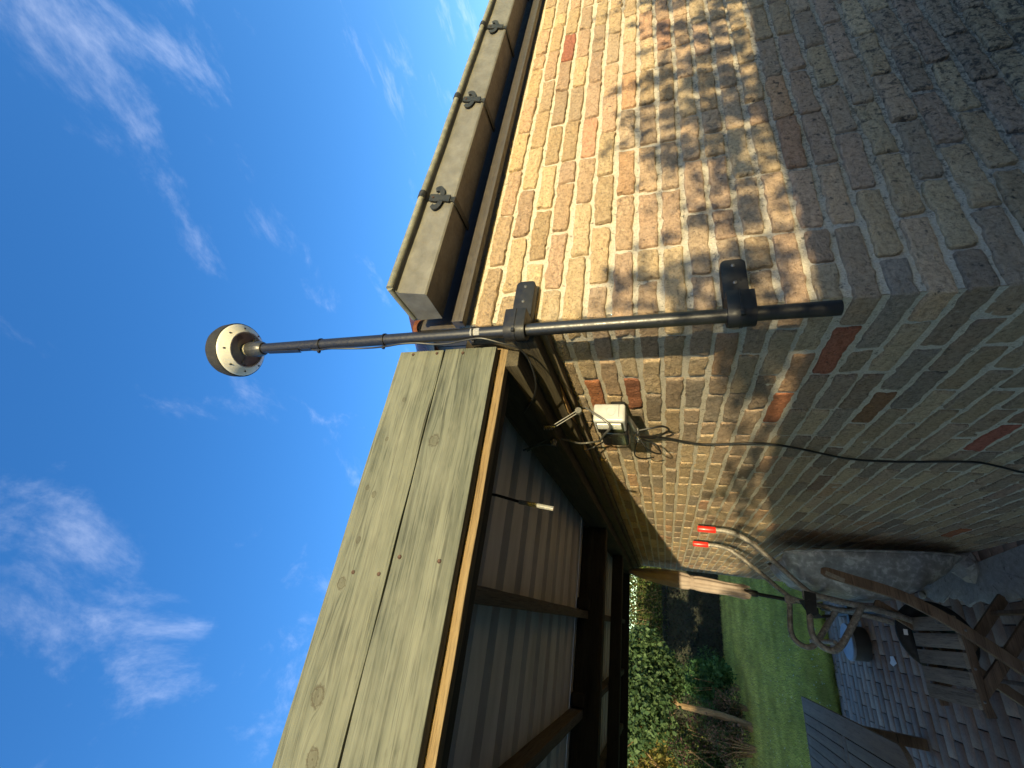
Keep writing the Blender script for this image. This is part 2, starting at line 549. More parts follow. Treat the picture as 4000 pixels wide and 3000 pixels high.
class MB:
    def __init__(self):
        self.v = []
        self.f = []

    def add(self, vs, fs):
        b = len(self.v)
        self.v += [tuple(x) for x in vs]
        self.f += [tuple(i + b for i in f) for f in fs]
        return self

    def box(self, x0, x1, y0, y1, z0, z1):
        x0, x1 = min(x0, x1), max(x0, x1)
        y0, y1 = min(y0, y1), max(y0, y1)
        z0, z1 = min(z0, z1), max(z0, z1)
        vs = [(x, y, z) for z in (z0, z1) for y in (y0, y1) for x in (x0, x1)]
        return self.add(vs, [(0, 2, 3, 1), (4, 5, 7, 6), (0, 1, 5, 4), (2, 6, 7, 3), (0, 4, 6, 2), (1, 3, 7, 5)])

    def longbox(self, axis, a0, a1, b0, b1, c0, c1, n=24, j=0.0015, seed=0):
        """a plank: box divided along its length with slightly uneven edges; b, c are the other two axes in order"""
        prof = [(b0, c0), (b1, c0), (b1, c1), (b0, c1)]
        vs, fs = [], []
        ctr = ((b0 + b1) / 2, (c0 + c1) / 2)
        for i in range(n + 1):
            a = a0 + (a1 - a0) * i / n
            for q, (b, c) in enumerate(prof):
                nb = noise.noise((a * 6 + seed, q * 3.1, 0.3)) * j
                nc = noise.noise((a * 6 + seed, q * 3.1, 7.3)) * j
                p = {'X': (a, b + nb, c + nc), 'Y': (b + nb, a, c + nc), 'Z': (b + nb, c + nc, a)}[axis]
                vs.append(p)
        for i in range(n):
            for q in range(4):
                o = i * 4
                fs.append((o + q, o + (q + 1) % 4, o + 4 + (q + 1) % 4, o + 4 + q))
        fs.append((3, 2, 1, 0))
        fs.append((n * 4, n * 4 + 1, n * 4 + 2, n * 4 + 3))
        return self.add(vs, fs)

    def sweep(self, path, prof, closed=True, caps=True, up=(0, 0, 1), scales=None):
        """prof: list of (a, b) in the plane across the path: a along side, b along up"""
        P = [Vector(p) for p in path]
        n = len(prof)
        vs, fs = [], []
        T0 = (P[1] - P[0]).normalized()
        upv = Vector(up)
        side = T0.cross(upv)
        if side.length < 1e-4:
            side = T0.cross(Vector((0, 1, 0)))
        side.normalize()
        nor = side.cross(T0).normalized()
        for i, p in enumerate(P):
            if i == 0:
                T = T0
            elif i == len(P) - 1:
                T = (P[i] - P[i - 1]).normalized()
            else:
                T = ((P[i + 1] - P[i]).normalized() + (P[i] - P[i - 1]).normalized()).normalized()
            side = (side - T * side.dot(T)).normalized()
            nor = side.cross(T).normalized()
            s = scales[i] if scales else 1.0
            for a, b in prof:
                vs.append(p + side * a * s + nor * b * s)
        for i in range(len(P) - 1):
            for q in range(n if closed else n - 1):
                o = i * n
                fs.append((o + q, o + (q + 1) % n, o + n + (q + 1) % n, o + n + q))
        if caps and closed:
            fs.append(tuple(range(n - 1, -1, -1)))
            o = (len(P) - 1) * n
            fs.append(tuple(o + i for i in range(n)))
        return self.add(vs, fs)

    def tube(self, path, r, n=12, scales=None, caps=True):
        return self.sweep(path, [(r * math.cos(2 * PI * i / n), r * math.sin(2 * PI * i / n)) for i in range(n)], caps=caps, scales=scales)

    def lathe(self, ctr, prof, n=40, axis='Z', mod=None):
        vs, fs = [], []
        c = Vector(ctr)
        for r, h in prof:
            for i in range(n):
                a = 2 * PI * i / n
                rr = r * (mod(a, h) if mod else 1)
                u, w = rr * math.cos(a), rr * math.sin(a)
                d = {'Z': (u, w, h), 'Y': (u, h, w), 'X': (h, u, w)}[axis]
                vs.append(c + Vector(d))
        for k in range(len(prof) - 1):
            for i in range(n):
                fs.append((k * n + i, k * n + (i + 1) % n, (k + 1) * n + (i + 1) % n, (k + 1) * n + i))
        return self.add(vs, fs)

    def build(self, name, mat, parent=None, smooth=True, bevel=0.0, seg=2, angle=35):
        me = bpy.data.meshes.new(name)
        me.from_pydata(self.v, [], self.f)
        bm = bmesh.new()
        bm.from_mesh(me)
        if bevel:
            bmesh.ops.remove_doubles(bm, verts=bm.verts, dist=1e-6)
            ed = [e for e in bm.edges if len(e.link_faces) == 2 and e.calc_face_angle(0) > math.radians(30)]
            bmesh.ops.bevel(bm, geom=ed, offset=bevel, segments=seg, profile=0.6, affect='EDGES', clamp_overlap=True)
        bmesh.ops.recalc_face_normals(bm, faces=bm.faces)
        bm.to_mesh(me)
        bm.free()
        me.materials.append(mat)
        if smooth:
            me.polygons.foreach_set('use_smooth', [True] * len(me.polygons))
            me.set_sharp_from_angle(angle=math.radians(angle))
        o = bpy.data.objects.new(name, me)
        COL.objects.link(o)
        attach(o, parent)
        return o


def spline(pts, n=8):
    """Catmull-Rom through points"""
    P = [Vector(p) for p in pts]
    P = [P[0] * 2 - P[1]] + P + [P[-1] * 2 - P[-2]]
    out = []
    for i in range(1, len(P) - 2):
        for k in range(n):
            t = k / n
            a, b, c, d = P[i - 1:i + 3]
            out.append(0.5 * ((2 * b) + (c - a) * t + (2 * a - 5 * b + 4 * c - d) * t * t + (3 * b - a - 3 * c + d) * t ** 3))
    out.append(P[-2])
    return out


def fast_mesh(name, verts, faces_idx, k, mat, parent=None, tint=None, smooth=False):
    """verts (n,3) float array, faces (m,k) int array, tint (n,3) per vertex"""
    me = bpy.data.meshes.new(name)
    m_ = len(faces_idx)
    me.vertices.add(len(verts))
    me.vertices.foreach_set('co', np.ascontiguousarray(verts, dtype=np.float32).ravel())
    me.loops.add(m_ * k)
    me.loops.foreach_set('vertex_index', np.ascontiguousarray(faces_idx, dtype=np.int32).ravel())
    me.polygons.add(m_)
    me.polygons.foreach_set('loop_start', np.arange(0, m_ * k, k, dtype=np.int32))
    me.update(calc_edges=True)
    me.validate()
    if tint is not None:
        at = me.attributes.new('tint', 'FLOAT_COLOR', 'POINT')
        at.data.foreach_set('color', np.concatenate([tint, np.ones((len(tint), 1))], 1).astype(np.float32).ravel())
    if smooth:
        me.polygons.foreach_set('use_smooth', [True] * m_)
    me.materials.append(mat)
    o = bpy.data.objects.new(name, me)
    COL.objects.link(o)
    attach(o, parent)
    return o


def project(P):
    d = np.asarray(P, float) - CAM
    w = d @ F_
    w = np.where(w < 0.05, 0.05, w)
    return 2000 - FPX * (d @ U_) / w, 1500 - FPX * (d @ R_) / w, w


def screen_area(corners):
    x, y, w = project(np.array(corners))
    if np.min(w) < 0.1:
        return 0.0
    x = np.clip(x, 0, 4000)
    y = np.clip(y, 0, 3000)
    return 0.5 * abs(np.dot(x, np.roll(y, 1)) - np.dot(y, np.roll(x, 1)))


# ------------------------------------------------------------------ ground
def sheet(name, x0, x1, y0, y1, z, mat, nx=1, ny=1, amp=0.0, kind='structure', label=None, cat=None, parent=None):
    xs = np.linspace(x0, x1, nx + 1)
    ys = np.linspace(y0, y1, ny + 1)
    vs = np.array([(x, y, z + (noise.noise((x * .5, y * .5, 1.7)) * amp if amp else 0)) for y in ys for x in xs])
    fs = np.array([(j * (nx + 1) + i, j * (nx + 1) + i + 1, (j + 1) * (nx + 1) + i + 1, (j + 1) * (nx + 1) + i) for j in range(ny) for i in range(nx)])
    o = fast_mesh(name, vs, fs, 4, mat, parent)
    if kind:
        o['kind'] = kind
    if label:
        o['label'] = label
        o['category'] = cat
    return o


sheet('ground', -400, 400, -400, 400, -0.12, M_LAWN, label='wide green ground reaching to the horizon', cat='ground')
LAWN_Y = 5.72
sheet('lawn', -9, 9, LAWN_Y + 0.02, 24, -0.02, M_LAWN, 30, 30, 0.03, label='mown green garden lawn beyond the brick patio', cat='lawn')

M_BOUNCE = plain('bounce_gravel', (0.36, 0.33, 0.28), 0.95, 0, 0.2, 90, 0.5, 240, 0.003, 0.1)
sheet('path', 0.021, 9.0, -2.9, -0.001, -0.006, M_BOUNCE, 20, 10, 0.006, label='unseen pale gravel strip added to bounce light onto the gable', cat='path')  # unseen pale ground, added so light bounces up onto the shaded gable

# ------------------------------------------------------------------ brick house
HOUSE = empty('brick_house', (0, 0, 0), 'yellow-brown hand-moulded brick house with box gutter and black antenna brackets on its corner', 'house')
WX, WY, WZ = 3.6, 5.25, 2.30      # extent of the two walls


def grid_wall(name, length, along, inset, step):
    n = int(length / step)
    mz = int(WZ / step)
    vs = []
    for j in range(mz + 1):
        z = WZ * j / mz
        for i in range(n + 1):
            a = inset + (length - inset) * i / n
            d = inset + noise.noise((a * 30, z * 30, 4.2)) * 0.0016 + noise.noise((a * 9, z * 9, 1.2)) * 0.0014
            vs.append((a, d, z) if along == 'X' else (d, a, z))
    fs = []
    for j in range(mz):
        for i in range(n):
            q = (j * (n + 1) + i, j * (n + 1) + i + 1, (j + 1) * (n + 1) + i + 1, (j + 1) * (n + 1) + i)
            fs.append(q if along == 'X' else q[::-1])
    return fast_mesh(name, np.array(vs), np.array(fs), 4, M_MORTAR, HOUSE, smooth=True)


WALL_R = grid_wall('wall', WX, 'X', 0.0098, 0.0125)
WALL_L = grid_wall('wall', WY, 'Y', 0.0055, 0.02)
# far end and back of the house so that it is a closed body
WALL_E = MB().box(0.012, WX, WY - 0.09, WY - 0.012, 0.0, WZ).build('wall', M_MORTAR, HOUSE, smooth=False)
WALL_B = MB().box(WX - 0.1, WX - 0.012, 0.03, WY - 0.1, 0.0, WZ).build('wall', M_MORTAR, HOUSE, smooth=False)

# brick shapes -----------------------------------------------------
H_C, BH = 0.0625, 0.0485


def brick_shape(L, D, H, nx, ny, nz, seed, rough=1.0):
    """rounded uneven block: x in +-L/2, y 0..D (front at y=0), z in +-H/2"""
    r = 0.0045
    h = Vector((L / 2, D / 2, H / 2))

    def axis(hh, n):
        inner = [-(hh - r) + 2 * (hh - r) * i / n for i in range(n + 1)]
        return [-hh] + inner + [hh]
    ax, ay, az = axis(h.x, nx), axis(h.y, ny), axis(h.z, nz)
    idx = {}
    vs, fs = [], []

    def vert(p):
        key = tuple(round(c, 6) for c in p)
        if key in idx:
            return idx[key]
        q = Vector(p)
        qi = Vector((max(-h.x + r, min(h.x - r, q.x)), max(-h.y + r, min(h.y - r, q.y)), max(-h.z + r, min(h.z - r, q.z))))
        d = q - qi
        if d.length > 1e-9:
            q2 = qi + d.normalized() * r
        else:
            q2 = q
        s = Vector((seed * 11.3, seed * 3.7, seed * 5.1))
        a = noise.noise_vector(q2 * 28 + s) * 0.0021 * rough
        b = noise.noise_vector(q2 * 75 + s * 2) * 0.0016 * rough
        c_ = noise.noise_vector(q2 * 9 + s * 3) * 0.0022 * rough
        q2 = q2 + a + b + c_
        # torn ends and a chipped edge here and there
        t = noise.noise(q2 * 45 + s * 5)
        if abs(p[2]) > h.z - 1e-6 and t > 0.25:
            q2.z -= math.copysign((t - 0.25) * 0.006 * rough, p[2])
        if abs(p[0]) > h.x - 1e-6 and t > 0.2:
            q2.x -= math.copysign((t - 0.2) * 0.007 * rough, p[0])
        idx[key] = len(vs)
        vs.append((q2.x, q2.y + h.y, q2.z))
        return idx[key]

    def face(A, B, fn, flip):
        for i in range(len(A) - 1):
            for j in range(len(B) - 1):
                q = [vert(fn(A[i], B[j])), vert(fn(A[i + 1], B[j])), vert(fn(A[i + 1], B[j + 1])), vert(fn(A[i], B[j + 1]))]
                fs.append(tuple(q[::-1] if flip else q))
    face(ax, az, lambda a, b: (a, -h.y, b), False)
    face(ay, az, lambda a, b: (-h.x, a, b), True)
    face(ay, az, lambda a, b: (h.x, a, b), False)
    face(ax, ay, lambda a, b: (a, b, -h.z), True)
    face(ax, ay, lambda a, b: (a, b, h.z), False)
    return vs, fs


def brick_mesh(name, shape, mat):
    me = bpy.data.meshes.new(name)
    me.from_pydata(shape[0], [], shape[1])
    me.polygons.foreach_set('use_smooth', [True] * len(me.polygons))
    me.materials.append(mat)
    return me


SH = {'s': [brick_shape(0.207, 0.05, BH, 13, 1, 4, i + 1, 1.75) for i in range(18)],
      'h': [brick_shape(0.098, 0.05, BH, 7, 1, 4, i + 31, 1.75) for i in range(6)],
      'c': [brick_shape(0.210, 0.100, BH, 13, 6, 4, i + 61, 1.5) for i in range(8)]}
ME = {k: [brick_mesh('brick', s, M_BRICK) for s in v] for k, v in SH.items()}
LOW = {'s': [brick_shape(0.207, 0.05, BH, 5, 1, 2, i + 101, 1.2) for i in range(10)],
       'h': [brick_shape(0.098, 0.05, BH, 3, 1, 2, i + 131, 1.2) for i in range(5)],
       'c': [brick_shape(0.210, 0.100, BH, 5, 3, 2, i + 161, 1.2) for i in range(5)]}

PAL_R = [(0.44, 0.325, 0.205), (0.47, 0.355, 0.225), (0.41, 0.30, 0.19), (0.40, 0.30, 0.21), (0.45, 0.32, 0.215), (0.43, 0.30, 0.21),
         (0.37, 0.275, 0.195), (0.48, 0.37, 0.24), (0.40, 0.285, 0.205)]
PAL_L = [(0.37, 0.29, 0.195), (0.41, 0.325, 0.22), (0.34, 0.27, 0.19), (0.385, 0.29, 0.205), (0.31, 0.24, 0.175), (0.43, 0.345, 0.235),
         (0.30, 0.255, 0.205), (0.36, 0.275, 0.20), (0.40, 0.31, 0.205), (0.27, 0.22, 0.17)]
RED = (0.38, 0.165, 0.095)
RED_L = [(0.222, 1.351), (0.554, 1.418), (0.428, 1.98), (0.847, 0.79), (2.109, 0.279)]
RED_R = [(1.454, 2.096)]
specs = []      # kind, centre, rotation, colour, area, wall


def lay(wall, length):
    left = wall == 'L'
    n_courses = int(WZ / H_C)
    for n in range(n_courses):
        zc_ = 0.0125 + H_C * n + H_C / 2
        head_first = (n % 2 == 0) != left          # this face starts with a header at the corner
        a = 0.0
        first = True
        while a < length - 0.05:
            L = 0.210
            kind = 's'
            if first:
                L = 0.100 if head_first else 0.210
                kind = 'c'
            elif length - a < 0.16:
                L, kind = 0.100, 'h'
            elif random.random() < 0.05:
                L, kind = 0.100, 'h'
            ctr = a + L / 2
            rnd = random.random()
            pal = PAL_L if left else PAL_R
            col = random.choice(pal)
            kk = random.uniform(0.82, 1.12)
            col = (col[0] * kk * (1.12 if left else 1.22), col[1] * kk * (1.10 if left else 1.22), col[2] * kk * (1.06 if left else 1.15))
            if rnd < (0.006 if left else 0.002):
                col = tuple(c * random.uniform(0.7, 1.0) for c in RED)
            elif rnd < 0.07:
                col = (col[0] * 1.04, col[1] * 0.88, col[2] * 0.84)
            for (ra, rz) in (RED_L if left else RED_R):
                if abs(rz - zc_) < H_C / 2 and a <= ra < a + L + 0.01:
                    col = tuple(c * random.uniform(0.85, 1.1) for c in RED)
            skip = kind == 'c' and (head_first)     # the long side of this corner brick belongs to the other wall
            if not skip:
                d = random.uniform(-0.0022, 0.0018)
                tilt = random.uniform(-0.006, 0.006)
                dz = random.uniform(-0.0014, 0.0014)
                if left:
                    c = (d, ctr, zc_ + dz)
                    cor = [(0, a, zc_ - .025), (0, a + L, zc_ - .025), (0, a + L, zc_ + .025), (0, a, zc_ + .025)]
                    specs.append((kind, c, -PI / 2, tilt, col, screen_area(cor), 'L', L))
                else:
                    c = (ctr, d, zc_ + dz)
                    cor = [(a, 0, zc_ - .025), (a + L, 0, zc_ - .025), (a + L, 0, zc_ + .025), (a, 0, zc_ + .025)]
                    specs.append((kind, c, 0.0, tilt, col, screen_area(cor), 'R', L))
            a += L + 0.0112 + random.uniform(-0.0012, 0.0022)
            first = False


lay('R', WX)
lay('L', WY)
specs.sort(key=lambda s: -s[5])
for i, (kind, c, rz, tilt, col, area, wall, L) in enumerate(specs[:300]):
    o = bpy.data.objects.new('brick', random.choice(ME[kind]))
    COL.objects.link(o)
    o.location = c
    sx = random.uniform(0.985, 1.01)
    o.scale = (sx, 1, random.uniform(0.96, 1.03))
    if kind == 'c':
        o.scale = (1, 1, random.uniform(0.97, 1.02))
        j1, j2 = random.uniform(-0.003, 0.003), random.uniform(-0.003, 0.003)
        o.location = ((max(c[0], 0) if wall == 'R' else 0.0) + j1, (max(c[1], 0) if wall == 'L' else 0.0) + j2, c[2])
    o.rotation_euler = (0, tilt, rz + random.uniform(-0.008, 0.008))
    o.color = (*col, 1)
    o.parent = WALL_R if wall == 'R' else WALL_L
V, Fc, T = [], [], []
base = 0
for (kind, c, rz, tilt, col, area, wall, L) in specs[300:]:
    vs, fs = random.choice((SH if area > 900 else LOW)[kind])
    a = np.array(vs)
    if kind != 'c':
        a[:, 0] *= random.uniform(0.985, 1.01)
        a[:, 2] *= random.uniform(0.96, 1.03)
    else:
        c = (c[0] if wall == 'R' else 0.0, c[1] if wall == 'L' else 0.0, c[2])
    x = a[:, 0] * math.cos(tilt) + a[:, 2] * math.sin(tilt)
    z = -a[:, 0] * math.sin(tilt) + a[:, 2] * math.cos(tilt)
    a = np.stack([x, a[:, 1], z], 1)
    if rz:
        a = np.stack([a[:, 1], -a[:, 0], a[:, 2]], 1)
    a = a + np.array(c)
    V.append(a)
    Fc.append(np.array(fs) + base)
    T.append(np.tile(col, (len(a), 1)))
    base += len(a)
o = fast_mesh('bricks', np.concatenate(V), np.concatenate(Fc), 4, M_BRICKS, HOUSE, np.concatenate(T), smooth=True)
o['kind'] = 'stuff'

MB().box(0.0085, 0.035, 0.11, WY - 0.02, 2.3005, 2.43).build('leak_filler', M_TRIM, HOUSE, smooth=False)  # added filler that blocks sky light leaking in above the side wall
# roof of the house above the gutter, with the verge tile that shows at the corner
MB().add([(0.05, -0.02, 2.44), (WX, -0.02, 2.44), (WX, 3.4, 3.85), (0.05, 3.4, 3.85), (0.05, -0.02, 2.475), (WX, -0.02, 2.475), (WX, 3.4, 3.885), (0.05, 3.4, 3.885)],
         [(0, 1, 2, 3), (7, 6, 5, 4), (0, 4, 5, 1), (1, 5, 6, 2), (2, 6, 7, 3), (3, 7, 4, 0)]).build('roof', M_TILE, HOUSE, smooth=False)
half = [(0.047 * math.cos(a), 0.047 * math.sin(a)) for a in np.linspace(-0.5, PI + 0.5, 14)] + \
       [(0.036 * math.cos(a), 0.036 * math.sin(a)) for a in np.linspace(PI + 0.5, -0.5, 14)]
for q in range(5):
    y0 = 0.012 + q * 0.3
    MB().sweep([(0.012, y0, 2.405 + y0 * .40), (0.012, y0 + 0.31, 2.418 + (y0 + .31) * .40)], half).build('verge_tile', M_TILE, HOUSE)
# brown soffit trim on the wall head, two steps
MB().box(-0.008, WX, -0.033, -0.0035, 2.2795, 2.311).box(-0.012, WX, -0.038, -0.0335, 2.2745, 2.290)\
    .build('soffit_trim', M_TRIM, HOUSE, bevel=0.0015)
MB().box(0.004, WX, 0.012, 0.10, 2.3005, 2.436).build('eaves_board', M_TRIM, HOUSE, smooth=False)

# ------------------------------------------------------------------ box gutter
GUT = empty('rain_gutter', (1.5, -0.09, 2.34), 'grey zinc box gutter with round bead and scrolled iron brackets along the eaves', 'gutter')
GX0, GX1 = 0.003, WX
prof = [(-0.040, 2.337), (-0.139, 2.335), (-0.1425, 2.339), (-0.158, 2.405), (-0.158, 2.409), (-0.1595, 2.4135), (-0.172, 2.4165), (-0.172, 2.4185),
        (-0.1565, 2.4160), (-0.1405, 2.342), (-0.138, 2.3385), (-0.042, 2.3405), (-0.042, 2.43), (-0.040, 2.43)]
vs, fs = [], []
NX = 40
for i in range(NX + 1):
    x = GX0 + (GX1 - GX0) * i / NX
    for (y, z) in prof:
        w = noise.noise((x * 5, y * 20, z * 20)) * 0.0012 if i else 0
        vs.append((x, y + w, z + w * 0.6))
n = len(prof)
for i in range(NX):
    for q in range(n):
        fs.append((i * n + q, i * n + (q + 1) % n, (i + 1) * n + (q + 1) % n, (i + 1) * n + q))
MB().add(vs, fs).build('trough', M_ZINC, GUT, angle=25)
cap = [(-0.040, 2.337), (-0.139, 2.335), (-0.1425, 2.339), (-0.158, 2.407), (-0.164, 2.414), (-0.040, 2.428)]
cv = [(0.0035, y, z) for y, z in cap] + [(0.0005, y, z) for y, z in cap]
MB().add(cv, [tuple(range(6)), tuple(range(11, 5, -1))] + [(i, (i + 1) % 6, 6 + (i + 1) % 6, 6 + i) for i in range(6)]).build('end_cap', M_ZINC, GUT, smooth=False)
MB().tube([(GX0 + (GX1 - GX0) * i / 30, -0.1745 + 0.0006 * math.sin(i * 1.7), 2.4245 + 0.0006 * math.sin(i * 2.3)) for i in range(31)], 0.0098, 14)\
    .build('bead', M_BEAD, GUT)
MB().tube([(0.0035, -0.1745, 2.4245), (0.002, -0.13, 2.4235), (0.002, -0.05, 2.422)], 0.0085, 12).build('bead', M_BEAD, GUT)


def gy(z):
    return -0.1425 - (z - 2.339) * 0.235      # slope of the gutter front


for bx in (0.357, 0.870, 1.390, 1.91, 2.43, 2.95):
    b = MB()
    b.box(bx - 0.012, bx + 0.012, -0.1462, -0.036, 2.3305, 2.3345)
    # strap up the front
    pa = [(bx, gy(2.336) - 0.0025, 2.332), (bx, gy(2.372) - 0.0025, 2.372), (bx, gy(2.408) - 0.0022, 2.408)]
    b.sweep(pa, [(-0.009, -0.0018), (0.009, -0.0018), (0.009, 0.0018), (-0.009, 0.0018)], up=(0, -1, 0))
    br = b.build('bracket', M_IRON, GUT, bevel=0.0008)
    # fleur ornament: a middle lobe and two hooked side horns
    o2 = MB()
    th = 0.004

    def flat(pts2):
        k_ = len(pts2)
        pts2 = [(u * 1.6, w * 1.15) for u, w in pts2]
        f_ = [(bx + u, gy(2.377 + w) - 0.0046, 2.377 + w) for u, w in pts2]
        g_ = [(bx + u, gy(2.377 + w) - 0.0046 - th, 2.377 + w) for u, w in pts2]
        o2.add(f_ + g_, [(i, (i + 1) % k_, k_ + (i + 1) % k_, k_ + i) for i in range(k_)] + [tuple(range(k_ - 1, -1, -1)), tuple(range(k_, 2 * k_))])
    flat([(-0.009, -0.028), (0.009, -0.028), (0.0075, -0.006), (0.010, 0.006), (0.0085, 0.024), (-0.0085, 0.024), (-0.010, 0.006), (-0.0075, -0.006)])
    for sgn in (-1, 1):
        outer = [(sgn * (0.006 + 0.026 * math.sin(t)), -0.012 + 0.022 * (1 - math.cos(t)) * 0.75) for t in np.linspace(0, 2.3, 10)]
        inner = [(sgn * (0.006 + 0.013 * math.sin(t)), -0.001 + 0.010 * (1 - math.cos(t)) * 0.75) for t in np.linspace(2.3, 0, 10)]
        for i in range(9):
            flat([outer[i], outer[i + 1], inner[8 - i], inner[9 - i]])
    o2.build('ornament', M_IRON, br, smooth=False)
    MB().lathe((bx, -0.1745, 2.4245), [(0.0098, -0.013), (0.0122, -0.013), (0.0122, 0.013), (0.0098, 0.013)], 16, 'X').build('clip', M_IRON, br)
    MB().lathe((bx, gy(2.394) - 0.0088, 2.394), [(0.0005, -0.002), (0.0035, -0.0015), (0.004, 0.001)], 10, 'Y').build('rivet', M_RUST, br)

# ------------------------------------------------------------------ antenna mast on the corner
PB, PT = Vector((-0.058, -0.045, 1.428)), Vector((-0.0665, -0.045, 2.957))
PR = 0.0158


def pole_at(z):
    t = (z - PB.z) / (PT.z - PB.z)
    return PB + (PT - PB) * t


MAST = empty('antenna_mast', tuple(PB), 'slim black mast with round white-bottomed satellite antenna standing above the roof corner', 'antenna')
b = MB()
nn = 22
ang = [2 * PI * i / nn for i in range(nn)]
rings = [PB.z, PB.z + 0.0006, 1.7, 2.0, 2.3, 2.6, 2.75, 2.9, PT.z]
vs, fs = [], []
for j, z in enumerate(rings):
    c = pole_at(z)
    r = PR * (0.93 if j == 0 else 1)
    vs += [(c.x + r * math.cos(a), c.y + r * math.sin(a), z) for a in ang]
for j in range(len(rings) - 1):
    for i in range(nn):
        fs.append((j * nn + i, j * nn + (i + 1) % nn, (j + 1) * nn + (i + 1) % nn, (j + 1) * nn + i))
fs.append(tuple(range(nn - 1, -1, -1)))
b.add(vs, fs).build('pole', M_POLE, MAST)
A0 = pole_at(3.028)
ANT = MB().lathe(A0, [(0.0245, 0.0055), (0.053, 0.0055), (0.0545, 0.0), (0.058, 0.0004), (0.079, 0.019), (0.0825, 0.0235), (0.0835, 0.026)], 64).build('antenna_base', M_WHITE, MAST)
MB().lathe(A0, [(0.020, 0.0048), (0.0525, 0.0048), (0.0533, 0.0065), (0.020, 0.0065)], 48).build('recess_plate', M_RECESS, ANT)
MB().lathe(A0, [(0.080, 0.0262), (0.0855, 0.0262), (0.0868, 0.030), (0.0868, 0.036), (0.0856, 0.040), (0.085, 0.060), (0.079, 0.080), (0.060, 0.096),
                (0.03, 0.104), (0.0005, 0.106)], 64, mod=lambda a, h: 1.0 + (0.004 * max(-0.3, math.cos(12 * a)) if h > 0.037 else 0)).build('radome', M_DOME, MAST)
MB().lathe(A0, [(0.0165, 0.006), (0.0195, 0.004), (0.0195, -0.012), (0.0165, -0.014)], 28).build('neck', M_WHITE, MAST)
MB().lathe(A0, [(0.016, -0.008), (0.0215, -0.0085), (0.0235, -0.014), (0.0245, -0.055), (0.0225, -0.066), (0.019, -0.073), (0.015, -0.074)], 56,
           mod=lambda a, h: 1.0 + (0.028 * math.cos(14 * a) if -0.06 < h < -0.016 else 0)).build('collar_nut', M_NUT, MAST)
for q in range(8):
    a = q * PI / 4 + 0.3
    c = A0 + Vector((0.0695 * math.cos(a), 0.0695 * math.sin(a), 0.0098))
    MB().lathe(c, [(0.0002, -0.0016), (0.0026, -0.0016), (0.0032, 0.003)], 10).build('screw', M_IRON, ANT)
fa = math.atan2(CAM[1] - A0.y, CAM[0] - A0.x)     # the plug and plate sit on the side facing the terrace


def on_plate(r, a):
    return A0 + Vector((r * math.cos(a), r * math.sin(a), 0.0047))


c = on_plate(0.038, fa + 2.5)
MB().lathe(c, [(0.0002, -0.0085), (0.0055, -0.0085), (0.0075, -0.0065), (0.0085, 0.001)], 18).build('port', M_RECESS, ANT)
MB().lathe(c + Vector((0, 0, -0.0087)), [(0.0002, -0.0006), (0.0048, -0.0006), (0.0048, 0.0004)], 18).build('port_hole', M_BLACKP, ANT)
c = on_plate(0.038, fa - 1.35)
MB().box(c.x - 0.012, c.x + 0.010, c.y - 0.009, c.y + 0.009, c.z - 0.0022, c.z + 0.001).build('cover_plate', M_RECESS, ANT, bevel=0.0008)
for q in range(5):                                   # lines of small print, too small to read
    c = on_plate(0.037 + 0.0032 * q, fa + 1.15)
    d = Vector((-math.sin(fa + 1.15), math.cos(fa + 1.15), 0))
    e = Vector((math.cos(fa + 1.15), math.sin(fa + 1.15), 0)) * 0.0008
    L = 0.012 - 0.0012 * q
    p = [c - d * L - e, c + d * L - e, c + d * L + e, c - d * L + e]
    MB().add([x + Vector((0, 0, -0.0006)) for x in p], [(0, 1, 2, 3)]).build('print_line', M_PRINT, ANT, smooth=False)
# slot near the pole head where the antenna lead comes out
ca = fa - 0.9


def pole_pt(z, a, rr=PR):
    c = pole_at(z)
    return Vector((c.x + rr * math.cos(a), c.y + rr * math.sin(a), z))


MB().sweep([pole_pt(2.800, ca, PR - 0.001), pole_pt(2.755, ca, PR - 0.001)], [(-0.006, -0.0022), (0.006, -0.0022), (0.006, 0.0022), (-0.006, 0.0022)],
           up=(math.cos(ca), math.sin(ca), 0)).build('cable_slot', M_BLACKG, MAST)
MB().sweep([pole_pt(2.93, ca, PR + 0.0004), pole_pt(2.80, ca, PR + 0.004)], [(-0.007, -0.001), (0.007, -0.001), (0.007, 0.001), (-0.007, 0.001)],
           up=(math.cos(ca), math.sin(ca), 0)).build('slot_flap', M_POLE, MAST)
st = 4.2
strip_ = []
for z in (2.206, 2.232):
    for t in np.linspace(-0.62, 0.62, 7):
        strip_.append(tuple(pole_pt(z, fa + 0.35 + t, PR + 0.0004)))
MB().add(strip_, [(i, i + 1, 8 + i, 7 + i) for i in range(6)]).build('sticker', M_STICK, MAST)
for z in (2.727, 2.500, 2.225):
    c = pole_at(z)
    MB().lathe(c, [(PR + 0.0004, -0.0024), (PR + 0.0026, -0.0022), (PR + 0.0026, 0.0022), (PR + 0.0004, 0.0024)], 24).build('cable_tie', M_BLACKP, MAST)
    h_ = pole_pt(z, ca - 0.1, PR + 0.0085)
    MB().box(h_.x - 0.004, h_.x + 0.004, h_.y - 0.004, h_.y + 0.004, z - 0.0035, z + 0.0035).build('cable_tie', M_BLACKP, MAST, bevel=0.0008)
lead = [pole_pt(2.762, ca, PR - 0.002), pole_pt(2.745, ca, PR + 0.004)]
for i, z in enumerate(np.linspace(2.725, 2.20, 12)):
    lead.append(pole_pt(z, ca + 0.25 * math.sin(i * 1.3), PR + 0.0042 + 0.004 * abs(math.sin(i * 0.9))))
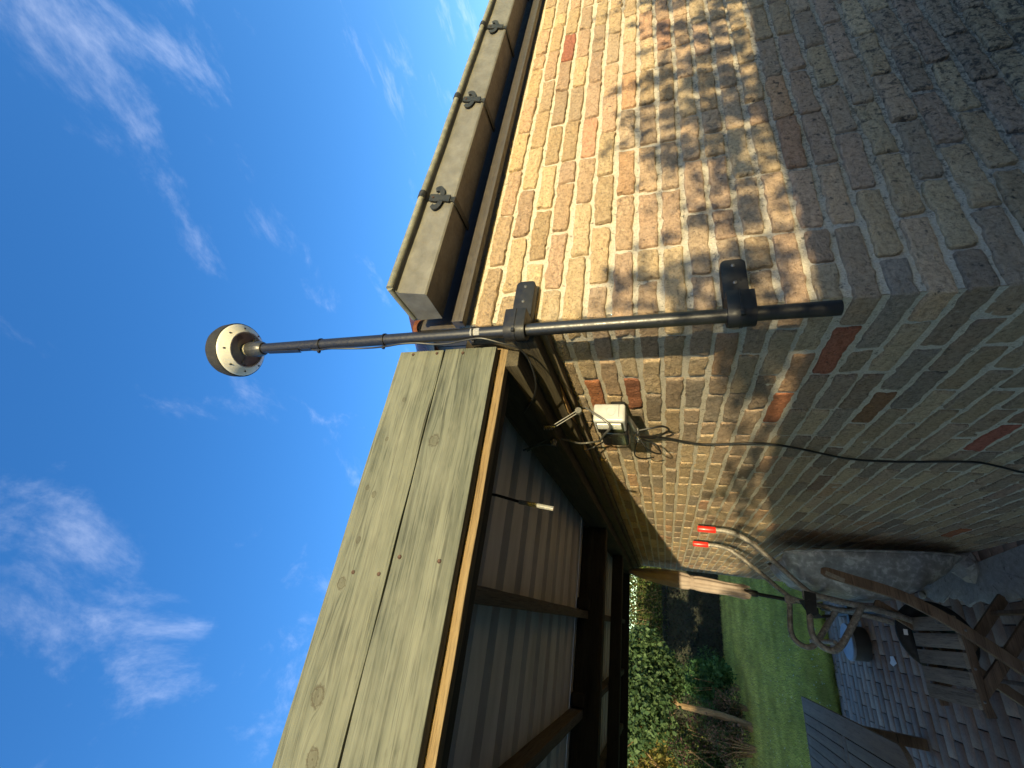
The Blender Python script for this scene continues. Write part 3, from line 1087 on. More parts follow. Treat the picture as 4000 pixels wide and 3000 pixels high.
lead += [(-0.090, -0.035, 2.150), (-0.092, -0.012, 2.112), (-0.10, 0.030, 2.094), (-0.125, 0.085, 2.088), (-0.13, 0.14, 2.100), (-0.125, 0.21, 2.128), (-0.13, 0.30, 2.182)]
lead_o = MB().tube(spline(lead, 5), 0.0026, 8).build('antenna_lead', M_CABLE)
tag(lead_o, 'thin black antenna lead tied to the mast and looping under the carport beam', 'cable')

# ------------------------------------------------------------------ two wall brackets
def wall_bracket(zc0, label):
    hz = 0.0265
    px = pole_at(zc0)
    root = empty('wall_bracket', (0.04, -0.02, zc0 - hz), label, 'bracket', 'black brackets that hold the mast')
    # arm: flat bar on the gable with rounded outer end
    pts = []
    for t in np.linspace(PI / 2, 0, 7):
        pts.append((0.100 + 0.013 * math.cos(t), 0.0135 + 0.013 * math.sin(t)))
    for t in np.linspace(0, -PI / 2, 7):
        pts.append((0.100 + 0.013 * math.cos(t), -0.0135 + 0.013 * math.sin(t)))
    pts += [(-0.030, -hz), (-0.030, hz)]
    k_ = len(pts)
    vs = [(u, -0.031, zc0 + w) for u, w in pts] + [(u, -0.0032, zc0 + w) for u, w in pts]
    MB().add(vs, [tuple(range(k_)), tuple(range(2 * k_ - 1, k_ - 1, -1))] + [(i, k_ + i, k_ + (i + 1) % k_, (i + 1) % k_) for i in range(k_)])\
        .build('arm', M_BLACKP, root, bevel=0.0016)
    # clamp: block with rounded nose round the pole
    cl = []
    for t in np.linspace(PI * 0.5, PI * 1.5, 14):
        cl.append((px.x + 0.0265 * math.cos(t), px.y + 0.0265 * math.sin(t)))
    cl += [(-0.012, px.y - 0.0265), (-0.012, px.y + 0.0265)]
    k_ = len(cl)
    vs = [(x, y, zc0 - hz - 0.001) for x, y in cl] + [(x, y, zc0 + hz + 0.001) for x, y in cl]
    MB().add(vs, [tuple(range(k_)), tuple(range(2 * k_ - 1, k_ - 1, -1))] + [(i, k_ + i, k_ + (i + 1) % k_, (i + 1) % k_) for i in range(k_)])\
        .build('clamp', M_BLACKP, root, bevel=0.0012)
    tie = [(px.x + 0.0278 * math.cos(t), px.y + 0.0278 * math.sin(t), zc0) for t in np.linspace(PI * 0.5, PI * 1.5, 16)]
    tie += [(-0.0125, px.y - 0.0278, zc0)]
    MB().sweep(tie, [(-0.0009, -0.0024), (0.0009, -0.0024), (0.0009, 0.0024), (-0.0009, 0.0024)]).build('cable_tie', M_BLACKP, root)
    hd = (px.x + 0.029 * math.cos(PI * 1.33), px.y + 0.029 * math.sin(PI * 1.33))
    MB().box(hd[0] - 0.0045, hd[0] + 0.0045, hd[1] - 0.0035, hd[1] + 0.0035, zc0 - 0.0042, zc0 + 0.0042).build('cable_tie_head', M_BLACKP, root, bevel=0.001)
    for sx in (0.094, 0.043):
        MB().lathe((sx, -0.0312, zc0), [(0.0002, -0.0028), (0.0022, -0.0028), (0.0040, -0.0012), (0.0046, 0.0005)], 14, 'Y').build('screw', M_STEEL, root)
        MB().box(sx - 0.0018, sx + 0.0018, -0.0344, -0.0339, zc0 - 0.0006, zc0 + 0.0006).build('screw_slot', M_IRON, root, smooth=False)


wall_bracket(2.110, 'black plastic bracket on sunlit bricks just below the gutter, clamping the mast')
wall_bracket(1.606, 'black plastic bracket on shaded bricks at the foot of the mast')

# ------------------------------------------------------------------ carport
CP = empty('carport', (-1.7, 2.6, 0.0), 'timber carport with two pale green weathered fascia boards and dark ribbed roof', 'carport')
XL = -3.45


def plank_face(x0, x1, y0, y1, z0, z1, seed):
    """fascia board with a finely divided front so that its edges wander"""
    return MB().longbox('X', x0, x1, y0, y1, z0, z1, 90, 0.0022, seed)


fb1 = plank_face(XL, -0.0775, 0.0, 0.027, 2.3325, 2.473, 3.0).build('fascia_board', M_FASCIA, CP, bevel=0.002)
fb2 = plank_face(XL, -0.0745, 0.0015, 0.028, 2.179, 2.3300, 9.0).build('fascia_board', M_FASCIA, CP, bevel=0.002)
for (sx, sz) in ((-0.656, 2.418), (-0.652, 2.352), (-0.613, 2.313), (-0.611, 2.216), (-0.088, 2.428), (-0.088, 2.352), (-0.09, 2.273), (-1.3, 2.40), (-1.3, 2.24)):
    y = 0.0 if sz > 2.33 else 0.0015
    sc_ = MB().lathe((sx, y, sz), [(0.0002, -0.0004), (0.0020, -0.0006), (0.0042, -0.0014), (0.0046, 0.0012)], 14, 'Y').build('screw', M_RUST, fb1 if sz > 2.33 else fb2)
MB().longbox('X', XL, -0.058, 0.0295, 0.055, 2.156, 2.205, 60, 0.002, 5).build('batten', M_BATTEN, CP, bevel=0.002)
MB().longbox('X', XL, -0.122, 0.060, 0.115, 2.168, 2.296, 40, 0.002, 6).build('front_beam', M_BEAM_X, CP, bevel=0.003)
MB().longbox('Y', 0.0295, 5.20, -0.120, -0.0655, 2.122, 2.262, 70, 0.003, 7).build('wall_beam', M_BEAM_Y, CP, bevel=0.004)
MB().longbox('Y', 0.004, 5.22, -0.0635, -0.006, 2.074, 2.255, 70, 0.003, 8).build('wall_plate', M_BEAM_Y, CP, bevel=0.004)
MB().longbox('Y', 0.010, 5.21, -0.024, -0.0065, 2.052, 2.0735, 60, 0.004, 12).build('wall_strip', M_RAFTER, CP, bevel=0.002)
# torn lower edge of the wall plate
sp = [(-0.028, 0.30, 2.0725), (-0.045, 0.36, 2.0715), (-0.05, 0.44, 2.0705), (-0.042, 0.52, 2.0715), (-0.030, 0.62, 2.0725)]
MB().sweep(sp, [(-0.010, -0.002), (0.008, -0.003), (0.011, 0.004), (-0.009, 0.004)], scales=[0.2, 0.9, 1.2, 0.8, 0.1]).build('torn_edge', M_SPLINT, CP)
sp = [(-0.040, 0.72, 2.0720), (-0.052, 0.80, 2.0710), (-0.045, 0.92, 2.0715), (-0.036, 1.05, 2.0725)]
MB().sweep(sp, [(-0.008, -0.002), (0.007, -0.003), (0.009, 0.004), (-0.008, 0.004)], scales=[0.2, 1.0, 0.9, 0.1]).build('torn_edge', M_SPLINT, CP)
for i, rx in enumerate((-0.66, -1.165, -1.67, -2.17, -2.67, -3.17)):
    MB().longbox('Y', 0.117, 2.188, rx - 0.022, rx + 0.022, 2.232, 2.297, 40, 0.002, 20 + i).build('rafter', M_RAFTER, CP, bevel=0.003)
    MB().longbox('Y', 2.292, 5.14, rx - 0.022, rx + 0.022, 2.232, 2.297, 40, 0.002, 40 + i).build('rafter', M_RAFTER, CP, bevel=0.003)
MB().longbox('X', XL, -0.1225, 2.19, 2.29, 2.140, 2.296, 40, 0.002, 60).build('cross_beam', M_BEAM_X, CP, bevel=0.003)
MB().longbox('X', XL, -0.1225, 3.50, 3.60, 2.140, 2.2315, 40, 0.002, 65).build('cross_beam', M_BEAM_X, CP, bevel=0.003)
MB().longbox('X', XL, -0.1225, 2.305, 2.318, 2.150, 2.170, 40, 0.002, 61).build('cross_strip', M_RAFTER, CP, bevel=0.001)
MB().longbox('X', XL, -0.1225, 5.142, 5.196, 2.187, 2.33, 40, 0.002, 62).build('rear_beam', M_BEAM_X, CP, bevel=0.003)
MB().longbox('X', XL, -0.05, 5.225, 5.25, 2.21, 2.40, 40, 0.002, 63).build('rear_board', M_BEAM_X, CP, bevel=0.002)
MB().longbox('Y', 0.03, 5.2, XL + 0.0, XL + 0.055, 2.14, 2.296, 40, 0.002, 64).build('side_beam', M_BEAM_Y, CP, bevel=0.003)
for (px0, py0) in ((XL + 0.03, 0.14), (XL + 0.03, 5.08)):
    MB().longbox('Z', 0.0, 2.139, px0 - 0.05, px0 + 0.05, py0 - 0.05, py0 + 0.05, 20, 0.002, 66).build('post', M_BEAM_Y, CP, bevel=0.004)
# blocks where rafters meet the cross beam
for rx in (-0.60, -1.10, -1.73):
    MB().box(rx - 0.03, rx + 0.03, 2.125, 2.187, 2.222, 2.2945).build('cleat', M_BEAM_X, CP, bevel=0.002)
# ribbed sheets: flat pans with raised ribs, laid side by side; the ribs run along X
pitch, y0, idx = 0.206, 0.06, 0
zS = 2.3005
while y0 < 5.15:
    prof = []
    y1 = y0
    for q in range(5):
        prof += [(y1, zS), (y1 + 0.128, zS), (y1 + 0.145, zS + 0.046), (y1 + 0.189, zS + 0.046), (y1 + 0.206, zS)]
        y1 += pitch
    prof = [p for i, p in enumerate(prof) if i == 0 or p != prof[i - 1]]
    dz = 0.0012 * (idx % 2)
    vs, fs = [], []
    k_ = len(prof)
    nxs = 12
    for i in range(nxs + 1):
        x = XL + (-0.0045 - XL) * i / nxs
        for (y, z) in prof:
            vs.append((x, y, z + dz + noise.noise((x * 2, y * 2, 0.4)) * 0.002))
        for (y, z) in prof:
            vs.append((x, y, z + dz + 0.0015 + noise.noise((x * 2, y * 2, 0.4)) * 0.002))
    for i in range(nxs):
        for q in range(k_ - 1):
            a, b2 = i * 2 * k_, (i + 1) * 2 * k_
            fs.append((a + q, b2 + q, b2 + q + 1, a + q + 1))
            fs.append((a + k_ + q, a + k_ + q + 1, b2 + k_ + q + 1, b2 + k_ + q))
    MB().add(vs, fs).build('roof_sheet', M_WSHEET, CP, angle=20)
    y0 = y1 + 0.004
    idx += 1
# hooks and fittings under the wall beam
EY = empty('tension_hook', (-0.10, 0.43, 2.12), 'galvanised hook and two eye bolts stretched below the carport wall beam', 'hook')
for dx in (-0.009, 0.009):
    MB().tube([(-0.122, 0.43 + dx, 2.118), (-0.062, 0.432 + dx, 2.035)], 0.0019, 8).build('rod', M_STEEL, EY)
MB().lathe((-0.062, 0.432, 2.034), [(0.0002, -0.008), (0.011, -0.008), (0.012, 0.0), (0.011, 0.008), (0.0002, 0.008)], 16, 'Y').build('washer', M_STEEL, EY)
MB().tube([(-0.122, 0.425, 2.150), (-0.122, 0.428, 2.110)], 0.004, 8).build('eye_bolt', M_STEEL, EY)
for q in range(4):
    MB().lathe((-0.124, 0.428, 2.146 - q * 0.009), [(0.006, -0.003), (0.010, 0.0), (0.006, 0.003)], 14).build('coil', M_STEEL, EY)
BT = MB().lathe((-0.130, 0.548, 2.140), [(0.0002, -0.012), (0.009, -0.012), (0.010, -0.004), (0.013, -0.003), (0.013, 0.003), (0.007, 0.004), (0.007, 0.014)], 6, 'X').build('hexagon_bolt', M_STEEL)
tag(BT, 'hexagon bolt head fixed through the carport wall beam', 'bolt')
st_ = empty('hanging_tube', (-0.383, 0.35, 2.06), 'thin stick with black top and clear end hanging under the carport roof', 'tube')
MB().tube([(-0.380, 0.345, 2.2995), (-0.383, 0.35, 2.249), (-0.398, 0.35, 2.172)], 0.0042, 8).build('rod', M_BLACKP, st_)
MB().tube([(-0.398, 0.35, 2.174), (-0.410, 0.35, 2.068)], 0.0068, 12, scales=[1, 1]).build('clear_tube', M_CLEAR, st_)

# ------------------------------------------------------------------ floodlight on the left wall
FL = empty('floodlight', (-0.1, 0.43, 1.87), 'small white sensor floodlight with black front on the sunlit side wall', 'floodlight')
MB().box(-0.143, -0.083, 0.330, 0.415, 1.872, 1.968).build('housing', M_LAMPW, FL, bevel=0.010, seg=4)
MB().box(-0.150, -0.080, 0.417, 0.525, 1.868, 1.958).build('sensor_hood', M_BLACKG, FL, bevel=0.016, seg=4)
MB().box(-0.1475, -0.1425, 0.340, 0.412, 1.880, 1.960).build('bezel', M_BLACKG, FL, bevel=0.002)
MB().box(-0.1520, -0.1470, 0.336, 0.372, 1.884, 1.956).build('lens', M_LENS_GLARE, FL, bevel=0.002, seg=3)  # glare at the near end of the front glass, put in as colour
MB().lathe((-0.110, 0.3292, 1.915), [(0.0125, 0.002), (0.0130, -0.0006), (0.0138, -0.0006), (0.0143, 0.002)], 28, 'Y').build('button_ring', M_LAMPW, FL)
MB().box(-0.128, -0.0845, 0.3293, 0.3303, 1.8900, 1.8912).build('seam', M_IRON, FL, smooth=False)
MB().box(-0.085, -0.003, 0.475, 0.515, 1.885, 1.935).build('wall_mount', M_BLACKP, FL, bevel=0.006)
MB().sweep([(-0.10, 0.40, 1.873), (-0.095, 0.46, 1.862), (-0.085, 0.53, 1.855)], [(-0.010, -0.006), (0.010, -0.006), (0.010, 0.006), (-0.010, 0.006)]).build('tilt_arm', M_LAMPW, FL, bevel=0.002)
for (gy_, gz_) in ((0.545, 1.855), (0.605, 1.852)):
    MB().lathe((-0.082, gy_, gz_), [(0.0002, -0.016), (0.008, -0.016), (0.0105, -0.010), (0.0075, -0.004), (0.0105, 0.002), (0.011, 0.010), (0.0002, 0.012)], 14, 'Y').build('cable_gland', M_LAMPW, FL)

# cables
c1 = spline([(-0.150, 0.60, 2.252), (-0.125, 0.565, 2.19), (-0.11, 0.56, 2.150), (-0.10, 0.60, 2.11), (-0.09, 0.66, 2.07), (-0.085, 0.66, 2.02), (-0.12, 0.55, 1.975),
             (-0.158, 0.40, 1.940), (-0.160, 0.335, 1.915), (-0.145, 0.320, 1.93), (-0.12, 0.320, 1.965), (-0.10, 0.325, 1.99)], 8)
tag(MB().tube(c1, 0.0036, 8).build('lamp_cable', M_GCABLE), 'grey cable sagging from the carport beam across the front of the floodlight', 'cable')
c1 = spline([(-0.155, 0.58, 2.262), (-0.13, 0.58, 2.19), (-0.125, 0.60, 2.150), (-0.13, 0.585, 2.135)], 8)
tag(MB().tube(c1, 0.0034, 8).build('lamp_cable', M_GCABLE), 'short grey cable bent to the hexagon bolt under the wall beam', 'cable')
c1 = spline([(-0.10, 0.52, 1.90), (-0.07, 0.64, 1.935), (-0.05, 0.74, 1.985), (-0.05, 0.80, 2.03), (-0.075, 0.78, 2.066)], 8)
tag(MB().tube(c1, 0.0028, 8).build('lamp_cable', M_CABLE), 'black cable rising from the back of the floodlight to the wall plate', 'cable')
c1 = spline([(-0.08, 0.555, 1.852), (-0.07, 0.55, 1.80), (-0.055, 0.57, 1.765), (-0.045, 0.625, 1.745), (-0.035, 0.69, 1.765), (-0.04, 0.72, 1.80), (-0.06, 0.66, 1.835), (-0.075, 0.62, 1.85)], 8)
tag(MB().tube(c1, 0.0036, 8).build('lamp_cable', M_CABLE), 'black cable looped in a small ring below the floodlight', 'cable')
c1 = spline([(-0.08, 0.60, 1.846), (-0.045, 0.69, 1.800), (-0.02, 0.77, 1.745), (-0.012, 0.842, 1.622), (-0.0105, 0.828, 1.481), (-0.0105, 0.825, 1.398), (-0.011, 0.868, 1.288), (-0.012, 0.955, 1.114),
             (-0.011, 0.975, 0.958), (-0.011, 0.952, 0.766), (-0.012, 0.99, 0.666), (-0.011, 1.045, 0.572), (-0.011, 1.08, 0.40), (-0.012, 1.10, 0.15), (-0.012, 1.10, 0.003)], 8)
tag(MB().tube(c1, 0.0042, 8).build('power_cable', M_CABLE), 'long black power cable running down the side wall bricks to the ground', 'cable')

c1 = spline([(-0.09, 0.54, 1.855), (-0.135, 0.585, 1.815), (-0.125, 0.65, 1.775), (-0.075, 0.695, 1.79), (-0.07, 0.66, 1.835), (-0.10, 0.60, 1.85)], 8)
tag(MB().tube(c1, 0.0028, 8).build('lamp_cable', M_CABLE), 'loose black cable loop standing off the wall beside the cable glands', 'cable')
c1 = spline([(-0.085, 0.60, 1.85), (-0.12, 0.68, 1.865), (-0.115, 0.74, 1.84), (-0.095, 0.78, 1.80)], 8)
tag(MB().tube(c1, 0.0026, 8).build('lamp_cable', M_CABLE), 'short black cable end sticking out past the floodlight', 'cable')

# ------------------------------------------------------------------ patio of clay pavers
PATIO = sheet('patio', -4.4, 0.02, -3.6, LAWN_Y, -0.014, M_SAND, 60, 90, 0.004, label='brick-paved terrace beside the house under the carport', cat='patio')
pl, pw = 0.2135, 0.1065
PSH = []


def paver_shape(seed):
    r = 0.004
    xs = [-pl / 2, -pl / 2 + r, -pl / 6, pl / 6, pl / 2 - r, pl / 2]
    ys = [-pw / 2, -pw / 2 + r, pw / 2 - r, pw / 2]
    vs, fs = [], []
    for j, y in enumerate(ys):
        for i, x in enumerate(xs):
            e = (i in (0, 5)) or (j in (0, 3))
            q = Vector((x, y, 0)) * 30 + Vector((seed, seed * 2, 0))
            vs.append((x + noise.noise(q) * 0.002, y + noise.noise(q * 1.3) * 0.0018, (-0.004 if e else 0) + noise.noise(q * .5) * 0.001))
    for j in range(3):
        for i in range(5):
            fs.append((j * 6 + i, j * 6 + i + 1, (j + 1) * 6 + i + 1, (j + 1) * 6 + i))
    ring = [0, 1, 2, 3, 4, 5, 11, 17, 23, 22, 21, 20, 19, 18, 12, 6]
    b0 = len(vs)
    for i in ring:
        vs.append((vs[i][0], vs[i][1], -0.03))
    for i in range(16):
        fs.append((ring[i], b0 + i, b0 + (i + 1) % 16, ring[(i + 1) % 16]))
    return vs, fs


PSH = [paver_shape(i * 3.3 + 1) for i in range(10)]
PME = []
for s in PSH:
    me = bpy.data.meshes.new('paver')
    me.from_pydata(s[0], [], s[1])
    me.polygons.foreach_set('use_smooth', [True] * len(me.polygons))
    me.set_sharp_from_angle(angle=math.radians(50))
    me.materials.append(M_PAVER)
    PME.append(me)
PPAL = [(0.235, 0.162, 0.12), (0.255, 0.18, 0.134), (0.205, 0.145, 0.112), (0.24, 0.162, 0.116), (0.215, 0.16, 0.126), (0.27, 0.195, 0.145)]
pv = []
r0_ = -62
for r in range(-62, 23):
    y = 3.27 + 0.111 * r
    if y < -3.5 or y > LAWN_Y - 0.05:
        continue
    x = -0.933 + (0.11 if r % 2 else 0.0) + 0.11 - 0.22 * 30
    while x < 0.06:
        if x > -4.3:
            cor = [(x - pl / 2, y - pw / 2, 0), (x + pl / 2, y - pw / 2, 0), (x + pl / 2, y + pw / 2, 0), (x - pl / 2, y + pw / 2, 0)]
            pv.append((x, y, screen_area(cor)))
        x += 0.22
pv.sort(key=lambda p: -p[2])
V, Fc, T = [], [], []
base = 0
for i, (x, y, a) in enumerate(pv):
    k_ = random.uniform(0.95, 1.4)
    col = tuple(c * k_ for c in random.choice(PPAL))
    z = random.uniform(-0.0025, 0.002)
    rot = random.uniform(-0.008, 0.008)
    if i < 290 and a > 20:
        o = bpy.data.objects.new('paver', random.choice(PME))
        COL.objects.link(o)
        o.location = (x, y, z)
        o.rotation_euler = (random.uniform(-0.01, 0.01), random.uniform(-0.006, 0.006), rot)
        o.color = (*col, 1)
        o.parent = PATIO
    else:
        s = random.choice(PSH)
        arr = np.array(s[0])
        arr = np.stack([arr[:, 0] * math.cos(rot) - arr[:, 1] * math.sin(rot) + x, arr[:, 0] * math.sin(rot) + arr[:, 1] * math.cos(rot) + y, arr[:, 2] + z], 1)
        V.append(arr)
        Fc.append(np.array(s[1]) + base)
        T.append(np.tile(col, (len(arr), 1)))
        base += len(arr)
o = fast_mesh('pavers', np.concatenate(V), np.concatenate(Fc), 4, M_PAVERS, PATIO, np.concatenate(T))
o['kind'] = 'stuff'
# smeared cement along the wall foot
out = [(0.04, 1.5), (-0.20, 1.6), (-0.24, 1.95), (-0.27, 2.15), (-0.285, 2.35), (-0.30, 2.52), (-0.27, 2.66), (-0.29, 2.80), (-0.24, 2.95), (-0.25, 3.10), (-0.21, 3.30), (-0.11, 3.42), (0.04, 3.40)]
vs = [(-0.06, 2.6, 0.0085)]
pp = [Vector((x, y, 0)) for x, y in out]
fine = []
for i in range(len(pp) - 1):
    for q in range(8):
        p = pp[i].lerp(pp[i + 1], q / 8)
        p.x += (noise.noise((p.y * 9, p.x * 9, 2.2)) * 0.035 + noise.noise((p.y * 30, p.x * 30, 5.2)) * 0.012) * (1 if 0 < i < len(pp) - 2 else 0)
        fine.append(p)
fine.append(pp[-1])
vs += [(0.6 * p.x + 0.4 * -0.06, 0.6 * p.y + 0.4 * 2.6, 0.008 + noise.noise(p * 9) * 0.003) for p in fine]
vs += [(0.93 * p.x + 0.07 * -0.06, 0.93 * p.y + 0.07 * 2.6, 0.006 + noise.noise(p * 9) * 0.002) for p in fine]
vs += [(p.x, p.y, -0.004) for p in fine]
k_ = len(fine)
fs = [(0, 1 + i, 2 + i) for i in range(k_ - 1)]
for b0 in (1, 1 + k_):
    fs += [(b0 + i, b0 + k_ + i, b0 + k_ + i + 1, b0 + i + 1) for i in range(k_ - 1)]
MB().add(vs, fs).build('cement_patch', M_CEMENT, PATIO)
# crumbs of mortar and a torn scrap
tag(MB().add([(-0.65, 4.00, 0.004), (-0.60, 4.03, 0.006), (-0.605, 4.07, 0.016), (-0.63, 4.10, 0.006), (-0.655, 4.13, 0.005), (-0.675, 4.06, 0.012)],
             [(0, 1, 2), (0, 2, 5), (2, 3, 5), (3, 4, 5)]).build('paper_scrap', M_PAPER), 'torn scrap of white paper lying on the pavers', 'scrap')
for (sx, sy, sr, lb) in ((-0.075, 2.62, 0.088, 'lump of broken mortar under the nose of the wheelbarrow tray'), (-0.19, 3.28, 0.03, 'small broken mortar piece at the end of the cement smear')):
    bm = bmesh.new()
    bmesh.ops.create_icosphere(bm, subdivisions=2, radius=sr)
    for v_ in bm.verts:
        v_.co *= 1 + 0.5 * noise.noise(v_.co * 22 + Vector((sx * 9, 0, 0)))
        v_.co.z *= 0.6
        v_.co += Vector((sx, sy, sr * 0.55))
    me = bpy.data.meshes.new('rubble')
    bm.to_mesh(me)
    bm.free()
    me.materials.append(M_CEMENT)
    o = bpy.data.objects.new('rubble', me)
    COL.objects.link(o)
    tag(o, lb, 'rubble')

# ------------------------------------------------------------------ wheelbarrow stood on its nose
WBY = 2.62
WB = empty('wheelbarrow', (-0.25, WBY, 0.0), 'galvanised wheelbarrow with red grips stood on its nose against the side wall', 'wheelbarrow')
# tray: sections from the nose (low) to the back (high): z, x of rim, x of bottom, half width at rim, half width at bottom
sec = [(0.105, -0.048, -0.065, 0.12, 0.10), (0.15, -0.051, -0.10, 0.185, 0.15), (0.22, -0.057, -0.16, 0.245, 0.195), (0.36, -0.070, -0.262, 0.298, 0.222), (0.52, -0.085, -0.335, 0.32, 0.225),
       (0.70, -0.100, -0.345, 0.328, 0.222), (0.86, -0.114, -0.325, 0.325, 0.215), (0.97, -0.126, -0.30, 0.315, 0.20), (1.04, -0.134, -0.235, 0.295, 0.19), (1.062, -0.137, -0.165, 0.275, 0.20)]
# refine sections
ref = []
for i in range(len(sec) - 1):
    for q in range(5):
        t = q / 5
        ref.append(tuple(a + (b_ - a) * t for a, b_ in zip(sec[i], sec[i + 1])))
ref.append(sec[-1])
vs, fs = [], []
NP = 25
for (z, xr, xb, wr_, wb_) in ref:
    rib = 0.011 * max(0.0, math.cos(z * 2 * PI / 0.165)) ** 6
    for q in range(NP):
        t = -1 + 2 * q / (NP - 1)
        # side walls, rounded corner, flat bottom
        a = abs(t)
        if a > 0.55:
            s_ = (a - 0.55) / 0.45
            w = wb_ + (wr_ - wb_) * s_
            x = xb + (xr - xb) * s_
        else:
            w = wb_ * (a / 0.55)
            x = xb
        k_ = math.exp(-((a - 0.55) / 0.10) ** 2)
        x += (xr - xb) * 0.07 * k_
        w -= 0.010 * k_
        x += rib * (1 if a < 0.9 else 0) * 0.9
        vs.append((x, WBY + math.copysign(w, t) if t else WBY, z))
for i in range(len(ref) - 1):
    for q in range(NP - 1):
        o = i * NP
        fs.append((o + q, o + q + 1, o + NP + q + 1, o + NP + q))
tray = MB().add(vs, fs).build('tray', M_GALV, WB, angle=60)
sol = tray.modifiers.new('thickness', 'SOLIDIFY')
sol.thickness = 0.0022
rim = [(xr, WBY - wr_, z) for (z, xr, xb, wr_, wb_) in ref[::3]] + [(xr, WBY + wr_, z) for (z, xr, xb, wr_, wb_) in ref[::-3]]
rim = rim + [rim[0]]
MB().tube(rim, 0.006, 8, caps=False).build('rim_roll', M_GALV, tray)
# frame tubes and grips
for s in (-1, 1):
    path = spline([(-0.046, WBY + s * 0.300, 1.545), (-0.046, WBY + s * 0.300, 1.44), (-0.050, WBY + s * 0.297, 1.36), (-0.085, WBY + s * 0.288, 1.27), (-0.20, WBY + s * 0.27, 1.125), (-0.325, WBY + s * 0.245, 0.985),
                   (-0.362, WBY + s * 0.235, 0.92), (-0.385, WBY + s * 0.22, 0.75), (-0.415, WBY + s * 0.17, 0.50), (-0.455, WBY + s * 0.075, 0.34), (-0.480, WBY + s * 0.062, 0.285)], 6)
    MB().tube(path, 0.0165, 12).build('frame_tube', M_TUBE, WB)
    MB().tube([(-0.046, WBY + s * 0.300, 1.555), (-0.046, WBY + s * 0.300, 1.548), (-0.046, WBY + s * 0.300, 1.452), (-0.046, WBY + s * 0.300, 1.445)], 0.0205, 16, scales=[0.85, 1, 1, 0.9]).build('grip', M_RED, WB)
    # leg: bent loop standing off the frame
    lp = spline([(-0.365, WBY + s * 0.235, 0.955), (-0.46, WBY + s * 0.24, 0.965), (-0.56, WBY + s * 0.245, 0.972), (-0.615, WBY + s * 0.246, 0.95), (-0.642, WBY + s * 0.246, 0.895), (-0.620, WBY + s * 0.243, 0.845),
                 (-0.545, WBY + s * 0.238, 0.79), (-0.46, WBY + s * 0.23, 0.735), (-0.392, WBY + s * 0.218, 0.69)], 6)
    MB().tube(lp, 0.0175, 12).build('leg', M_TUBE, WB)
    MB().box(-0.392, -0.345, WBY + s * 0.228 - 0.012, WBY + s * 0.228 + 0.012, 0.925, 0.985).build('joint_plate', M_TUBE, WB, bevel=0.004)
MB().tube([(-0.372, WBY - 0.225, 0.86), (-0.372, WBY + 0.225, 0.86)], 0.013, 10).build('cross_tube', M_TUBE, WB)
MB().tube([(-0.60, WBY - 0.243, 0.86), (-0.60, WBY + 0.243, 0.86)], 0.013, 10).build('cross_tube', M_TUBE, WB)
MB().tube([(-0.397, WBY - 0.20, 0.64), (-0.397, WBY + 0.20, 0.64)], 0.013, 10).build('cross_tube', M_TUBE, WB)
WC = Vector((-0.485, WBY, 0.285))
wh = MB()
prof = []
for t in np.linspace(0, 2 * PI, 17):
    prof.append((0.148 + 0.040 * math.cos(t), 0.040 * math.sin(t)))
tyre = wh.lathe(WC, prof, 48, 'Y').build('wheel', M_TYRE, WB)
MB().lathe(WC, [(0.112, -0.030), (0.118, -0.026), (0.105, -0.018), (0.06, -0.012), (0.03, -0.030), (0.012, -0.045), (0.0005, -0.045)], 36, 'Y').build('rim', M_RIM, tyre)
MB().lathe(WC, [(0.112, 0.030), (0.118, 0.026), (0.105, 0.018), (0.06, 0.012), (0.03, 0.030), (0.012, 0.045), (0.0005, 0.045)], 36, 'Y').build('rim', M_RIM, tyre)
MB().tube([WC + Vector((0, -0.075, 0)), WC + Vector((0, 0.075, 0))], 0.010, 10).build('axle', M_TUBE, WB)
MB().add([(-0.500, WBY - 0.0412, 0.432), (-0.470, WBY - 0.0412, 0.430), (-0.470, WBY - 0.0405, 0.450), (-0.500, WBY - 0.0405, 0.452)], [(0, 1, 2, 3)]).build('sticker', M_PAPER, tyre, smooth=False)
# webbing strap over the legs
sw = spline([(-0.40, WBY - 0.262, 0.99), (-0.45, WBY - 0.15, 0.93), (-0.47, WBY + 0.0, 0.86), (-0.455, WBY + 0.14, 0.79), (-0.43, WBY + 0.26, 0.74)], 8)
MB().sweep(sw, [(-0.0012, -0.027), (0.0012, -0.027), (0.0012, 0.027), (-0.0012, 0.027)]).build('strap', M_STRAP, WB)
sw = spline([(-0.352, WBY - 0.255, 0.95), (-0.388, WBY - 0.262, 0.955), (-0.43, WBY - 0.264, 0.96), (-0.47, WBY - 0.255, 0.955), (-0.475, WBY - 0.22, 0.94), (-0.44, WBY - 0.19, 0.93)], 6)
MB().sweep(sw, [(-0.0012, -0.030), (0.0012, -0.030), (0.0012, 0.030), (-0.0012, 0.030)]).build('strap', M_STRAP, WB)

# ------------------------------------------------------------------ folding chair
CH = empty('folding_chair', (-0.55, 2.28, 0.0), 'brown wooden folding chair with grey slatted seat beside the wheelbarrow', 'chair')


def rectprof(a, b):
    return [(-a, -b), (a, -b), (a, b), (-a, b)]


